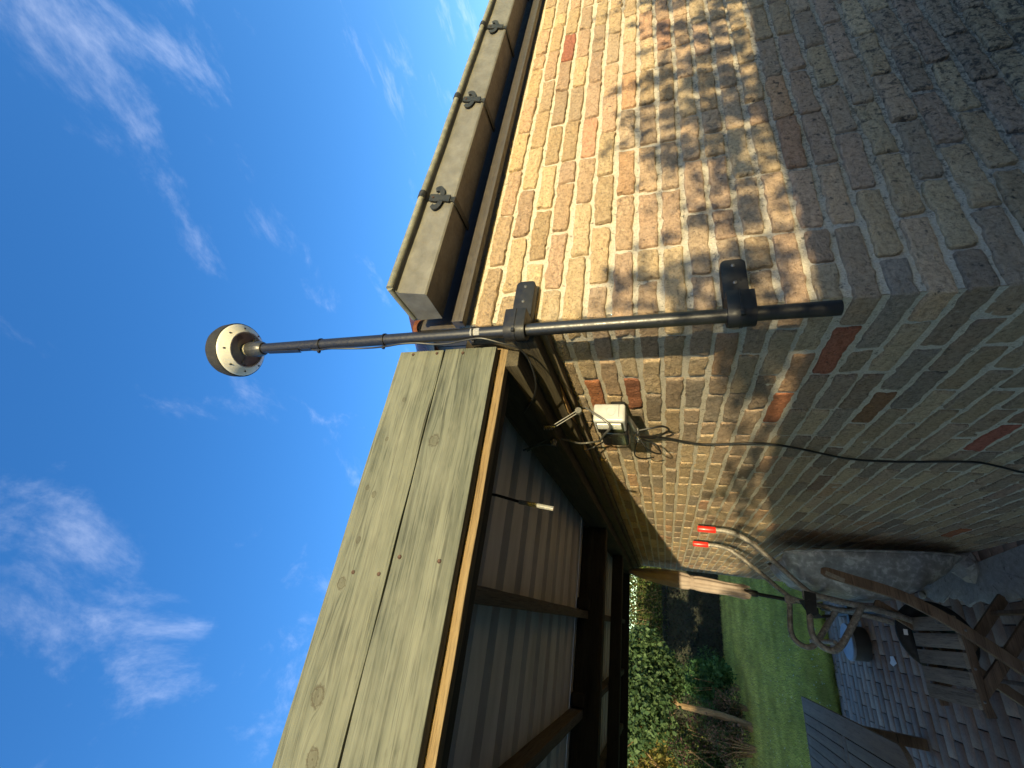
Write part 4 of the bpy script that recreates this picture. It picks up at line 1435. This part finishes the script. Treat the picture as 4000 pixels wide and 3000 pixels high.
post = spline([(-0.267, 2.05, 0.962), (-0.30, 2.05, 0.82), (-0.342, 2.05, 0.648), (-0.405, 2.05, 0.512), (-0.47, 2.05, 0.41), (-0.60, 2.05, 0.235), (-0.765, 2.05, 0.004)], 8)
MB().sweep(post, rectprof(0.013, 0.027), up=(0.6, 0, 0.8), scales=[0.55, 0.9] + [1.0] * (len(post) - 2)).build('back_post', M_CHAIR, CH, bevel=0.006, seg=3)
MB().sweep([(-0.277, 2.034, 0.945), (-0.308, 2.034, 0.865)], rectprof(0.003, 0.010), up=(0.6, 0, 0.8)).build('post_inlay', M_SLAT, CH)
post = spline([(-0.352, 2.50, 0.590), (-0.405, 2.50, 0.50), (-0.47, 2.50, 0.40), (-0.60, 2.50, 0.235), (-0.765, 2.50, 0.004)], 8)
MB().sweep(post, rectprof(0.013, 0.024), up=(0.6, 0, 0.8)).build('back_post', M_CHAIR, CH, bevel=0.005, seg=2)
for yy, nm in ((2.082, 0), (2.47, 1)):
    rail = spline([(-0.46, yy, 0.412), (-0.52, yy, 0.402), (-0.62, yy, 0.400), (-0.74, yy, 0.405), (-0.815, yy, 0.392)], 6)
    MB().sweep(rail, rectprof(0.012, 0.019)).build('seat_rail', M_CHAIR, CH, bevel=0.004)
    leg = [(-0.735, yy + (0.026 if nm == 0 else -0.026), 0.395), (-0.60, yy + (0.026 if nm == 0 else -0.026), 0.285), (-0.25, yy + (0.026 if nm == 0 else -0.026), 0.006)]
    MB().sweep(leg, rectprof(0.011, 0.024), up=(0.6, 0, 0.8)).build('rear_leg', M_CHAIR, CH, bevel=0.004)
MB().sweep([(-0.34, 2.11, 0.075), (-0.34, 2.44, 0.075)], rectprof(0.010, 0.018)).build('stretcher', M_CHAIR, CH, bevel=0.003)
MB().sweep([(-0.66, 2.06, 0.150), (-0.66, 2.49, 0.150)], rectprof(0.010, 0.018)).build('stretcher', M_CHAIR, CH, bevel=0.003)
for i in range(5):
    xs_ = -0.442 - i * 0.0785
    MB().longbox('Y', 2.062, 2.508, xs_ - 0.033, xs_ + 0.033, 0.4205, 0.4365, 16, 0.0015, 70 + i).build('seat_slat', M_SLAT, CH, bevel=0.004)
for (bx, bz) in ((-0.470, 0.410), (-0.628, 0.402), (-0.757, 0.404)):
    MB().lathe((bx, 2.0685 if bz != 0.41 else 2.036, bz), [(0.0002, -0.003), (0.004, -0.002), (0.006, 0.001)], 12, 'Y').build('bolt', M_STEEL, CH)
MB().lathe((-0.598, 2.036, 0.237), [(0.0002, -0.003), (0.004, -0.002), (0.006, 0.001)], 12, 'Y').build('bolt', M_STEEL, CH)
MB().box(-0.452, -0.432, 2.115, 2.119, 0.437, 0.485).build('hinge', M_STEEL, CH, bevel=0.001)

# ------------------------------------------------------------------ garden table
GT = empty('garden_table', (-1.5, 3.1, 0.0), 'grey wooden garden table with rounded corners and slatted top', 'table')
tx1, tx0, ty0, ty1, tz = -1.0, -2.0, 2.14, 4.0, 0.722
# border plank with rounded corners on the long side
def border(x_in, x_out, ya, yb, rr, sgn):
    pts = [(x_in, ya), (x_in, yb)]
    cx_ = x_out - sgn * rr
    arc = [(cx_ + sgn * rr * math.sin(t), yb - rr + rr * math.cos(t)) for t in np.linspace(0, PI / 2, 8)] if False else [(x_out, yb)]
    arc2 = [(cx_ + sgn * rr * math.cos(t), ya + rr - rr * math.sin(t)) for t in np.linspace(0, PI / 2, 8)]
    poly = [(x_in, ya)] + [(x_in, yb)] + arc + arc2
    k = len(poly)
    vs = [(x, y, tz - 0.026) for x, y in poly] + [(x, y, tz) for x, y in poly]
    return MB().add(vs, [tuple(range(k - 1, -1, -1)), tuple(range(k, 2 * k))] + [(i, (i + 1) % k, k + (i + 1) % k, k + i) for i in range(k)])


border(tx1 - 0.105, tx1, ty0, ty1, 0.10, 1).build('border_plank', M_TABLE, GT, bevel=0.004)
border(tx0 + 0.105, tx0, ty0, ty1, 0.10, -1).build('border_plank', M_TABLE, GT, bevel=0.004)
for (ya, yb) in ((ty0, ty0 + 0.09), (3.02, 3.09)):
    MB().box(tx0 + 0.106, tx1 - 0.106, ya, yb, tz - 0.026, tz - 0.001).build('crossbar', M_TABLE, GT, bevel=0.003)
MB().box(tx0 + 0.106, tx1 - 0.106, ty1 - 0.03, ty1 - 0.001, tz - 0.026, tz - 0.001).build('crossbar', M_TABLE, GT, bevel=0.003)
x = tx1 - 0.111
i = 0
while x - 0.062 > tx0 + 0.105:
    for (ya, yb) in ((ty0 + 0.092, 3.018), (3.092, ty1 - 0.032)):
        MB().longbox('Y', ya, yb, x - 0.062, x, tz - 0.022, tz - 0.0015, 10, 0.0008, 80 + i).build('slat', M_TABLE, GT, bevel=0.002)
        i += 1
    x -= 0.068
for (lx, ly) in ((-1.14, 2.30), (-1.86, 2.30), (-1.14, 3.84), (-1.86, 3.84)):
    MB().longbox('Z', 0.0, tz - 0.028, lx - 0.035, lx + 0.035, ly - 0.035, ly + 0.035, 10, 0.001, 90).build('leg', M_CHAIR, GT, bevel=0.004)
for lx in (-1.14, -1.86):
    MB().box(lx - 0.012, lx + 0.012, 2.336, 3.804, tz - 0.11, tz - 0.028).build('apron', M_CHAIR, GT, bevel=0.002)
for ly in (2.30, 3.84):
    MB().box(-1.824, -1.176, ly - 0.012, ly + 0.012, tz - 0.11, tz - 0.028).build('apron', M_CHAIR, GT, bevel=0.002)

# ------------------------------------------------------------------ parasol
PA0, PA1 = Vector((-0.262, 4.62, 0.0)), Vector((-0.138, 4.62, 2.17))
PS = empty('parasol', tuple(PA0), 'closed beige parasol on a black pole at the end of the wall', 'parasol')


def par(z):
    return PA0 + (PA1 - PA0) * (z / 2.17)


MB().tube([par(0.03), par(2.15)], 0.019, 14).build('pole', M_BLACKP, PS)
MB().lathe(par(0.90), [(0.020, -0.05), (0.030, -0.045), (0.033, 0.0), (0.026, 0.05), (0.020, 0.07)], 18).build('slide_collar', M_BLACKP, PS)
vs, fs = [], []
NA = 64
lv = [(0.955, 0.058), (0.99, 0.066), (1.05, 0.060), (1.15, 0.060), (1.28, 0.068), (1.40, 0.073), (1.455, 0.068), (1.48, 0.064), (1.50, 0.064), (1.53, 0.076), (1.62, 0.086), (1.78, 0.078), (1.95, 0.060), (2.08, 0.040), (2.155, 0.022), (2.165, 0.003)]
for (z, r) in lv:
    c = par(z)
    for i in range(NA):
        a = 2 * PI * i / NA
        fold = 1 + (0.20 * (abs(math.sin(4 * a + 1.4 * (z - 1.5))) - 0.5) * (1.3 if z < 1.1 else 1.0) + 0.05 * noise.noise((math.cos(a) * 2, math.sin(a) * 2, z * 6))) * (0.55 if 1.46 < z < 1.52 else 1)
        zz = z + (0.035 * math.sin(4 * a + 0.6) if z < 0.97 else 0)
        vs.append((c.x + r * fold * math.cos(a), c.y + r * fold * math.sin(a), zz))
for k in range(len(lv) - 1):
    for i in range(NA):
        fs.append((k * NA + i, k * NA + (i + 1) % NA, (k + 1) * NA + (i + 1) % NA, (k + 1) * NA + i))
MB().add(vs, fs).build('canopy', M_CLOTH, PS, angle=80)
c = par(1.49)
MB().lathe(c, [(0.066, -0.016), (0.0705, -0.016), (0.0705, 0.016), (0.066, 0.016)], 40).build('tie_strap', M_CLOTH, PS)
for a in (0.4, 2.4, 4.4):
    p0 = par(0.95) + Vector((0.03 * math.cos(a), 0.03 * math.sin(a), 0.0))
    MB().tube([p0 + Vector((0.02 * math.cos(a), 0.02 * math.sin(a), 0.05)), p0 + Vector((0, 0, -0.06))], 0.004, 6).build('rib_end', M_BLACKP, PS)
for (dx, dy) in ((1, 0), (0, 1)):
    c = PA0
    MB().box(c.x - (0.24 if dx else 0.03), c.x + (0.24 if dx else 0.03), c.y - (0.62 if dy else 0.03), c.y + (0.45 if dy else 0.03), 0.002 + 0.045 * dx, 0.047 + 0.045 * dx).build('foot_bar', M_BLACKP, PS, bevel=0.004)
MB().lathe(PA0, [(0.028, 0.092), (0.028, 0.30), (0.021, 0.31)], 16).build('pole_socket', M_BLACKP, PS)
# white ring tag on the socket
MB().lathe(PA0 + Vector((-0.001, -0.031, 0.22)), [(0.016, 0.0), (0.017, -0.001), (0.022, -0.001), (0.023, 0.0)], 24, 'Y').build('ring_mark', M_PAPER, PS)

# ------------------------------------------------------------------ plastic tub
TB = empty('plastic_tub', (-0.53, 4.56, 0.0), 'round grey tub with grey lid tinted by a painted sky reflection, standing on the pavers behind the wheelbarrow', 'tub')
MB().lathe((-0.53, 4.58, 0.0), [(0.0005, 0.001), (0.135, 0.001), (0.142, 0.01), (0.150, 0.12), (0.151, 0.140)], 40).build('body', M_TUBD, TB)
MB().lathe((-0.53, 4.58, 0.0), [(0.152, 0.128), (0.157, 0.130), (0.158, 0.146), (0.152, 0.152), (0.13, 0.153), (0.12, 0.149), (0.0005, 0.150)], 40).build('lid', M_TUB, TB)

# ------------------------------------------------------------------ vegetation
def leaves(name, pts, nrm, size, pal, parent=None, mat=None, droop=0.3, aspect=0.55, kind=None, spread=0.8):
    """one folded leaf (two quads would be costly: a bent rhombus of two triangles pairs) per point"""
    n = len(pts)
    up = nrm + RNG.normal(0, spread, (n, 3))
    up /= np.linalg.norm(up, axis=1, keepdims=True) + 1e-9
    d = RNG.normal(0, 1, (n, 3))
    d[:, 2] -= droop
    d -= up * np.sum(d * up, 1, keepdims=True)
    d /= np.linalg.norm(d, axis=1, keepdims=True) + 1e-9
    s = np.cross(up, d)
    L = (size * RNG.uniform(0.6, 1.35, n))[:, None]
    w = L * aspect * 0.5
    bend = L * 0.12
    a = pts
    b = pts + d * L * 0.45 + s * w + up * bend
    c = pts + d * L - up * bend * 0.6
    e = pts + d * L * 0.45 - s * w + up * bend
    V_ = np.stack([a, b, c, e], 1).reshape(-1, 3)
    Fq = np.arange(4 * n).reshape(n, 4)
    # two triangles with a fold along the midrib
    tri = np.concatenate([Fq[:, [0, 1, 2]], Fq[:, [0, 2, 3]]], 0)
    pal = np.array(pal)
    col = pal[RNG.integers(0, len(pal), n)] * RNG.uniform(0.7, 1.25, (n, 1))
    T_ = np.repeat(col, 4, 0)
    o = fast_mesh(name, V_, tri, 3, mat or M_LEAF, parent, T_)
    if kind:
        o['kind'] = kind
    return o


def lumps(n, centre, radii, count, rng=RNG):
    """points spread through several overlapping clumps inside an ellipsoid; returns points, outward normals"""
    cs = rng.normal(0, 1, (count, 3))
    cs /= np.linalg.norm(cs, axis=1, keepdims=True)
    cs *= rng.uniform(0.25, 0.85, (count, 1))
    rs = rng.uniform(0.28, 0.48, count)
    k = rng.integers(0, count, n)
    d = rng.normal(0, 1, (n, 3))
    d /= np.linalg.norm(d, axis=1, keepdims=True)
    p = cs[k] + d * rs[k][:, None] * rng.uniform(0.55, 1.05, (n, 1))
    pts = np.array(centre) + p * np.array(radii)
    return pts, d


def hedge(name, x0, x1, y0, y1, h, n, size, pal, label, group=None, core_col=None, wob=0.10, parent=None, shoots=0):
    root = empty(name, ((x0 + x1) / 2, (y0 + y1) / 2, 0), label, 'hedge', group)
    # inner twiggy mass keeps light from passing straight through
    nx_, nz_ = max(2, int((x1 - x0) / 0.3)), max(2, int(h / 0.3))
    vs, fs = [], []
    ins = 0.16
    for (ya) in (y0 + ins, y1 - ins):
        for j in range(nz_ + 1):
            for i in range(nx_ + 1):
                xx = x0 + ins + (x1 - x0 - 2 * ins) * i / nx_
                zz = -0.05 + (h - ins + 0.05) * j / nz_
                vs.append((xx, ya + noise.noise((xx * 2, zz * 2, ya)) * 0.08, zz + noise.noise((xx * 3, ya, 9.0)) * (0.11 if name == 'garden_hedge' else 0.05)))
    k = (nx_ + 1) * (nz_ + 1)
    for b0 in (0, k):
        for j in range(nz_):
            for i in range(nx_):
                fs.append((b0 + j * (nx_ + 1) + i, b0 + j * (nx_ + 1) + i + 1, b0 + (j + 1) * (nx_ + 1) + i + 1, b0 + (j + 1) * (nx_ + 1) + i))
    for i in range(nx_):
        fs.append((nz_ * (nx_ + 1) + i, nz_ * (nx_ + 1) + i + 1, k + nz_ * (nx_ + 1) + i + 1, k + nz_ * (nx_ + 1) + i))
    for j in range(nz_):
        fs.append((j * (nx_ + 1), (j + 1) * (nx_ + 1), k + (j + 1) * (nx_ + 1), k + j * (nx_ + 1)))
        fs.append((j * (nx_ + 1) + nx_, (j + 1) * (nx_ + 1) + nx_, k + (j + 1) * (nx_ + 1) + nx_, k + j * (nx_ + 1) + nx_))
    MB().add(vs, fs).build('twig_mass', plain(name + '_twigs', core_col or (0.02, 0.022, 0.012), 0.95), root, smooth=False)
    # leaves on both faces, top and ends
    A = np.array([(x1 - x0) * h, (x1 - x0) * h, (x1 - x0) * (y1 - y0), (y1 - y0) * h, (y1 - y0) * h])
    A = A / A.sum()
    face = RNG.choice(5, n, p=A)
    u, v_ = RNG.uniform(0, 1, n), RNG.uniform(0, 1, n)
    dep = np.abs(RNG.normal(0, 0.09, n))
    P_ = np.zeros((n, 3))
    Q = np.zeros((n, 3))
    X = x0 + (x1 - x0) * u
    Z = h * v_
    wv = np.array([noise.noise((float(a) * 2.2, float(b) * 2.2, 3.0)) for a, b in zip(X, Z)]) * wob
    for f_ in range(5):
        m_ = face == f_
        if f_ in (0, 1):
            s = -1 if f_ == 0 else 1
            P_[m_] = np.stack([X[m_], (y0 if f_ == 0 else y1) + s * (wv[m_] - dep[m_]), Z[m_]], 1)
            Q[m_] = (0, s, 0.25)
        elif f_ == 2:
            P_[m_] = np.stack([X[m_], y0 + (y1 - y0) * v_[m_], h + wv[m_] * 0.6 - dep[m_]], 1)
            Q[m_] = (0, 0, 1)
        else:
            s = -1 if f_ == 3 else 1
            P_[m_] = np.stack([(x0 if f_ == 3 else x1) + s * (wv[m_] - dep[m_]), y0 + (y1 - y0) * u[m_], Z[m_]], 1)
            Q[m_] = (s, 0, 0.25)
    leaves('foliage', P_, Q, size, pal, root)
    return root


# dark clipped hedge at the end of the lawn
hedge('clipped_hedge', -3.2, 6.5, 16.5, 17.5, 1.86, 26000, 0.065, [(0.020, 0.020, 0.016), (0.028, 0.030, 0.018), (0.030, 0.022, 0.020), (0.022, 0.034, 0.016)],
      'very dark clipped hedge at the far end of the lawn', wob=0.08)
# lighter taller hedge behind it
root = empty('tall_hedge', (1.0, 20.0, 0), 'tall loose yellow-green hedge rising behind the dark clipped hedge', 'hedge')
pts = np.stack([RNG.uniform(-6, 5, 30000), 19.6 + RNG.normal(0, 0.35, 30000), RNG.uniform(0.1, 1, 30000) ** 0.8 * 3.5], 1)
hgt = np.array([3.75 + 0.7 * noise.noise((float(x) * 0.7, 2.0, 0)) + 0.5 * noise.noise((float(x) * 2.3, 5.0, 0)) for x in pts[:, 0]])
pts[:, 2] *= hgt / 3.5
leaves('foliage', pts, np.tile([0, -1, 0.6], (30000, 1)), 0.11, [(0.06, 0.085, 0.02), (0.04, 0.07, 0.018), (0.085, 0.10, 0.027), (0.03, 0.05, 0.014), (0.10, 0.085, 0.035)], root)
MB().box(-6, 5, 19.85, 20.1, 0, 2.9).build('twig_mass', plain('tall_hedge_twigs', (0.03, 0.035, 0.015), 0.95), root, smooth=False)
for i in range(70):
    x = RNG.uniform(-4, 4)
    z = RNG.uniform(1.0, 2.6)
    MB().tube([(x, 19.25 + RNG.uniform(-.1, .1), z), (x + RNG.uniform(-.25, .25), 19.2, z + RNG.uniform(0.2, 0.7))], 0.008, 4).build('twig', M_BARK, root)


def limb(b, p, d, L, r, depth, tips):
    path = [Vector(p)]
    dd = Vector(d).normalized()
    for i in range(4):
        dd = (dd + Vector((random.uniform(-.18, .18), random.uniform(-.18, .18), random.uniform(-.05, .14)))).normalized()
        path.append(path[-1] + dd * L / 4)
    b.tube(path, r, 7, scales=[1, 0.9, 0.8, 0.7, 0.55])
    tips.append(path[-1])
    tips.append(path[-2])
    if depth:
        for i in range(3):
            a = random.uniform(0, 2 * PI)
            nd = (dd + Vector((math.cos(a), math.sin(a), random.uniform(-0.1, 0.5))) * 0.9).normalized()
            limb(b, path[random.choice((2, 3, 4))], nd, L * 0.62, r * 0.5, depth - 1, tips)


def tree(name, base, top, h, r, crown_c, crown_r, n, size, pal, label, cat='tree', group=None, aspect=0.55, clumps=16, droop=0.5, twig_r=0.03):
    root = empty(name, base, label, cat, group)
    b = MB()
    tips = []
    B, T = Vector(base), Vector(top)
    path = [B.lerp(T, t) + Vector((0.03 * math.sin(t * 5), 0.02 * math.cos(t * 4), 0)) for t in np.linspace(0, 1, 7)]
    b.tube(path, r, 10, scales=[1.25, 1.05, 1.0, 0.95, 0.9, 0.85, 0.75])
    C = Vector(crown_c)
    for i in range(6):
        a = 2 * PI * i / 6 + random.uniform(-.3, .3)
        limb(b, path[-1 - (i % 2)], (math.cos(a), math.sin(a), 0.9), max(crown_r) * 0.7, twig_r, 1, tips)
    b.build('trunk', M_BARK, root)
    pts, d = lumps(n, crown_c, crown_r, clumps)
    leaves('crown', pts, d + np.array([0, 0, 0.4]), size, pal, root, aspect=aspect, droop=droop)
    return root


# big-leaved tree at the left of the lawn, its bright leaning trunk showing
tree('broadleaf_tree', (-2.32, 12.1, 0.0), (-2.12, 12.0, 1.78), 1.8, 0.075, (-2.2, 12.0, 2.6), (1.35, 1.15, 1.15), 17000, 0.105,
     [(0.052, 0.092, 0.036), (0.07, 0.115, 0.046), (0.038, 0.07, 0.027), (0.09, 0.135, 0.058)], 'small green broad-leaved tree with pale brown trunk beside the lawn', aspect=0.72, clumps=22, droop=1.2)


def shrub(name, base, h, r, n, size, pal, label, group=None, clumps=12, aspect=0.5):
    root = empty(name, base, label, 'shrub', group)
    b = MB()
    for i in range(7):
        a = random.uniform(0, 2 * PI)
        e = Vector(base) + Vector((r * 0.6 * math.cos(a), r * 0.6 * math.sin(a), h * random.uniform(0.6, 0.85)))
        b.tube([Vector(base) + Vector((0.05 * math.cos(a), 0.05 * math.sin(a), 0)), Vector(base).lerp(e, 0.5) + Vector((0, 0, 0.08)), e], 0.014, 6, scales=[1, 0.7, 0.4])
    b.build('stem', M_BARK, root)
    pts, d = lumps(n, (base[0], base[1], h * 0.52), (r, r * 0.9, h * 0.55), clumps)
    pts[:, 2] = np.maximum(pts[:, 2], 0.03)
    leaves('foliage', pts, d + np.array([0, 0, 0.3]), size, pal, root, aspect=aspect)
    return root


GREEN = [(0.06, 0.105, 0.033), (0.08, 0.13, 0.042), (0.042, 0.08, 0.026)]
shrub('dark_shrub', (-1.85, 15.4, 0), 1.7, 0.8, 5200, 0.07, GREEN, 'dark green rounded shrub standing before the clipped hedge')
shrub('broadleaf_shrub', (-1.75, 13.6, 0), 1.35, 0.6, 2400, 0.10, [(0.06, 0.13, 0.05), (0.08, 0.16, 0.06), (0.04, 0.09, 0.03)], 'light green big-leaved shrub under the broad-leaved tree', aspect=0.7)
shrub('russet_shrub', (-2.05, 12.55, 0), 0.85, 0.55, 2200, 0.06, [(0.075, 0.09, 0.035), (0.15, 0.095, 0.065), (0.055, 0.07, 0.03), (0.21, 0.13, 0.10)], 'low shrub with russet flower heads at the foot of the tree')
shrub('purple_shrub', (-2.85, 12.5, 0), 1.75, 0.7, 2800, 0.075, [(0.06, 0.075, 0.035), (0.085, 0.05, 0.05), (0.05, 0.085, 0.033)], 'purple-tinged tall shrub left of the pale tree trunk')
shrub('russet_shrub', (-2.65, 11.9, 0), 0.95, 0.6, 2600, 0.06, [(0.07, 0.095, 0.038), (0.17, 0.105, 0.075), (0.05, 0.075, 0.03), (0.22, 0.135, 0.10)], 'bushy shrub full of faded russet heads at the lawn edge')
shrub('dark_shrub', (-3.5, 12.2, 0), 1.8, 0.9, 3200, 0.08, GREEN, 'dense dark green shrub beyond the russet shrubs')
tree('yellow_tree', (-4.6, 15.6, 0), (-4.4, 15.6, 2.0), 2.0, 0.08, (-4.2, 15.6, 2.7), (1.5, 1.2, 1.4), 4200, 0.12,
     [(0.15, 0.13, 0.03), (0.19, 0.16, 0.04), (0.11, 0.11, 0.03), (0.20, 0.15, 0.045)], 'yellow-leaved tree glowing in the sun at the back of the garden')
# tall trees beyond, so that the garden is closed on all sides
for i, (x, y) in enumerate(((-9.0, 18.0), (-13.0, 10.0), (10.0, 26.0))):
    tree('garden_tree', (x, y, 0), (x, y, 2.4), 2.4, 0.12, (x, y, 4.2), (2.4, 2.4, 2.4), 3000, 0.20, GREEN + [(0.08, 0.12, 0.03)],
         ['tall green tree far left behind the garden shrubs', 'spreading green tree outside the garden on the carport side', 'tall green tree behind the house'][i])

# hedge behind the photographer: its top edge and loose shoots throw the shade and the leaf shadows on the walls
HY = -3.3
HT = 1.555 + SUN_SLOPE * (-HY) + 0.075
root = hedge('garden_hedge', -3.7, 9.0, HY - 0.9, HY, HT, 15000, 0.06, GREEN, 'tall green hedge across the garden facing the house gable', wob=0.05, core_col=(0.02, 0.03, 0.012))
sp_, sn_ = [], []
bt = MB()
for i in range(330):
    x = RNG.uniform(-2.9, 4.0)
    if RNG.uniform() < (0.22 if x > -1.0 else 0.82):
        continue
    hh = abs(RNG.normal(0.10, 0.13)) + 0.04
    hh = min(hh, 0.40 if x > -1.0 else 0.12)
    y = HY - RNG.uniform(0.0, 0.25)
    lean = RNG.uniform(-0.5, 0.5)
    p0 = Vector((x, y, HT - 0.12))
    p1 = p0 + Vector((lean * hh, RNG.uniform(-.1, .1), hh + 0.12))
    bt.tube([p0, p0.lerp(p1, 0.5) + Vector((0.02, 0, 0.01)), p1], 0.0035, 5, scales=[1, 0.8, 0.4])
    for q in range(int(10 + hh * 55)):
        t = RNG.uniform(0.1, 1.05)
        sp_.append(p0.lerp(p1, t) + Vector((RNG.normal(0, 0.012), RNG.normal(0, 0.012), RNG.normal(0, 0.01))))
        sn_.append((0, RNG.choice((-1, 1)) * 0.6, 0.6))
bt.build('shoot', M_BARK, root)
leaves('shoot_leaves', np.array([tuple(p) for p in sp_]), np.array(sn_, float), 0.055, GREEN, root, spread=0.6, aspect=0.6)
# unseen taller bushes added on the carport side keep the lawn and the terrace in shade
hedge('shade_hedge', -14.0, -3.9, -5.9, -4.8, 3.4, 9000, 0.10, GREEN, 'high unseen hedge added on the carport side to shade the lawn', wob=0.15, core_col=(0.02, 0.03, 0.012))

# grass
def grass():
    parts = []
    n1 = 170000
    y = LAWN_Y - 0.01 + (RNG.uniform(0, 1, n1) ** 1.7) * 11.0
    x = -1.0 + RNG.uniform(-1, 1, n1) * (1.2 + (y - 5.0) * 0.30) - 0.02 * (y - 5.5)
    z = np.full(n1, -0.02)
    hgt = RNG.uniform(0.018, 0.042, n1) * (1 + 0.05 * (y - 5.7))
    edge = y < LAWN_Y + 0.10
    hgt[edge] *= 1.9
    a = RNG.uniform(0, 2 * PI, n1)
    w = 0.0022 + 0.00035 * (y - 5.7)
    lean = RNG.normal(0, 1.1, (n1, 2)) * hgt[:, None]
    lean[edge, 1] -= 0.03
    y = np.where(edge, y - np.abs(RNG.normal(0, 0.03, n1)) * (0.5 + np.sin(x * 23)), y)
    b0 = np.stack([x - np.cos(a) * w, y - np.sin(a) * w, z], 1)
    b1 = np.stack([x + np.cos(a) * w, y + np.sin(a) * w, z], 1)
    tp = np.stack([x + lean[:, 0], y + lean[:, 1], z + 0.02 + hgt], 1)
    V_ = np.stack([b0, b1, tp], 1).reshape(-1, 3)
    stripe = 0.5 + 0.5 * np.sin(y * 2 * PI / 0.55)
    c1_, c2_ = np.array([0.43, 0.43, 0.10]), np.array([0.54, 0.50, 0.15])
    col = c1_ + (c2_ - c1_) * (0.6 * stripe + 0.4 * RNG.uniform(0, 1, n1))[:, None]
    col *= RNG.uniform(0.65, 1.2, (n1, 1))
    pat = np.array([noise.noise((float(a_) * 1.6, float(b_) * 1.6, 3.3)) + 0.6 * noise.noise((float(a_) * 5, float(b_) * 5, 1.3)) for a_, b_ in zip(x, y)])
    col *= (1 + 0.55 * pat)[:, None]
    dry = RNG.uniform(0, 1, n1) < 0.10 + 0.15 * np.clip(pat, 0, 1)
    col[dry] = np.array([0.26, 0.22, 0.10]) * RNG.uniform(0.7, 1.1, (dry.sum(), 1))
    col[edge] *= 0.75
    T_ = np.repeat(col, 3, 0)
    o = fast_mesh('grass', V_, np.arange(3 * n1).reshape(n1, 3), 3, M_GRASS, None, T_)
    tag(o, 'short mown grass blades covering the lawn', 'grass', kind='stuff')


grass()
nf = 420
y = LAWN_Y + 0.15 + RNG.uniform(0, 1, nf) ** 1.3 * 7
x = -1.1 + RNG.uniform(-1, 1, nf) * (1.0 + (y - 5.0) * 0.25) - (y < 8) * 0.2
V_, F__ = [], []
for i in range(nf):
    r = RNG.uniform(0.005, 0.010)
    z = 0.03 + RNG.uniform(0, 0.012)
    k = len(V_)
    for q in range(5):
        a = 2 * PI * q / 5
        V_.append((x[i] + r * math.cos(a), y[i] + r * math.sin(a), z + RNG.uniform(-.002, .002)))
    F__ += [(k, k + 1, k + 2), (k, k + 2, k + 3), (k, k + 3, k + 4)]
o = fast_mesh('daisies', np.array(V_), np.array(F__), 3, M_PETAL)
tag(o, 'tiny white daisy heads scattered through the lawn grass', 'flowers', kind='stuff')
# moss and weeds in the joints at the lawn edge, dead leaves on the pavers
nm = 900
y = LAWN_Y - np.abs(RNG.normal(0, 0.16, nm)) - 0.02
x = RNG.uniform(-3.0, -0.02, nm)
pts = np.stack([x, y, np.full(nm, -0.002)], 1)
leaves('moss', pts, np.tile([0, 0, 1.0], (nm, 1)), 0.018, [(0.06, 0.085, 0.02), (0.09, 0.10, 0.03), (0.10, 0.075, 0.03)], None, kind='stuff', spread=0.5)
tag(bpy.data.objects['moss'], 'moss and crumbs in the paver joints along the lawn', 'moss', kind='stuff')
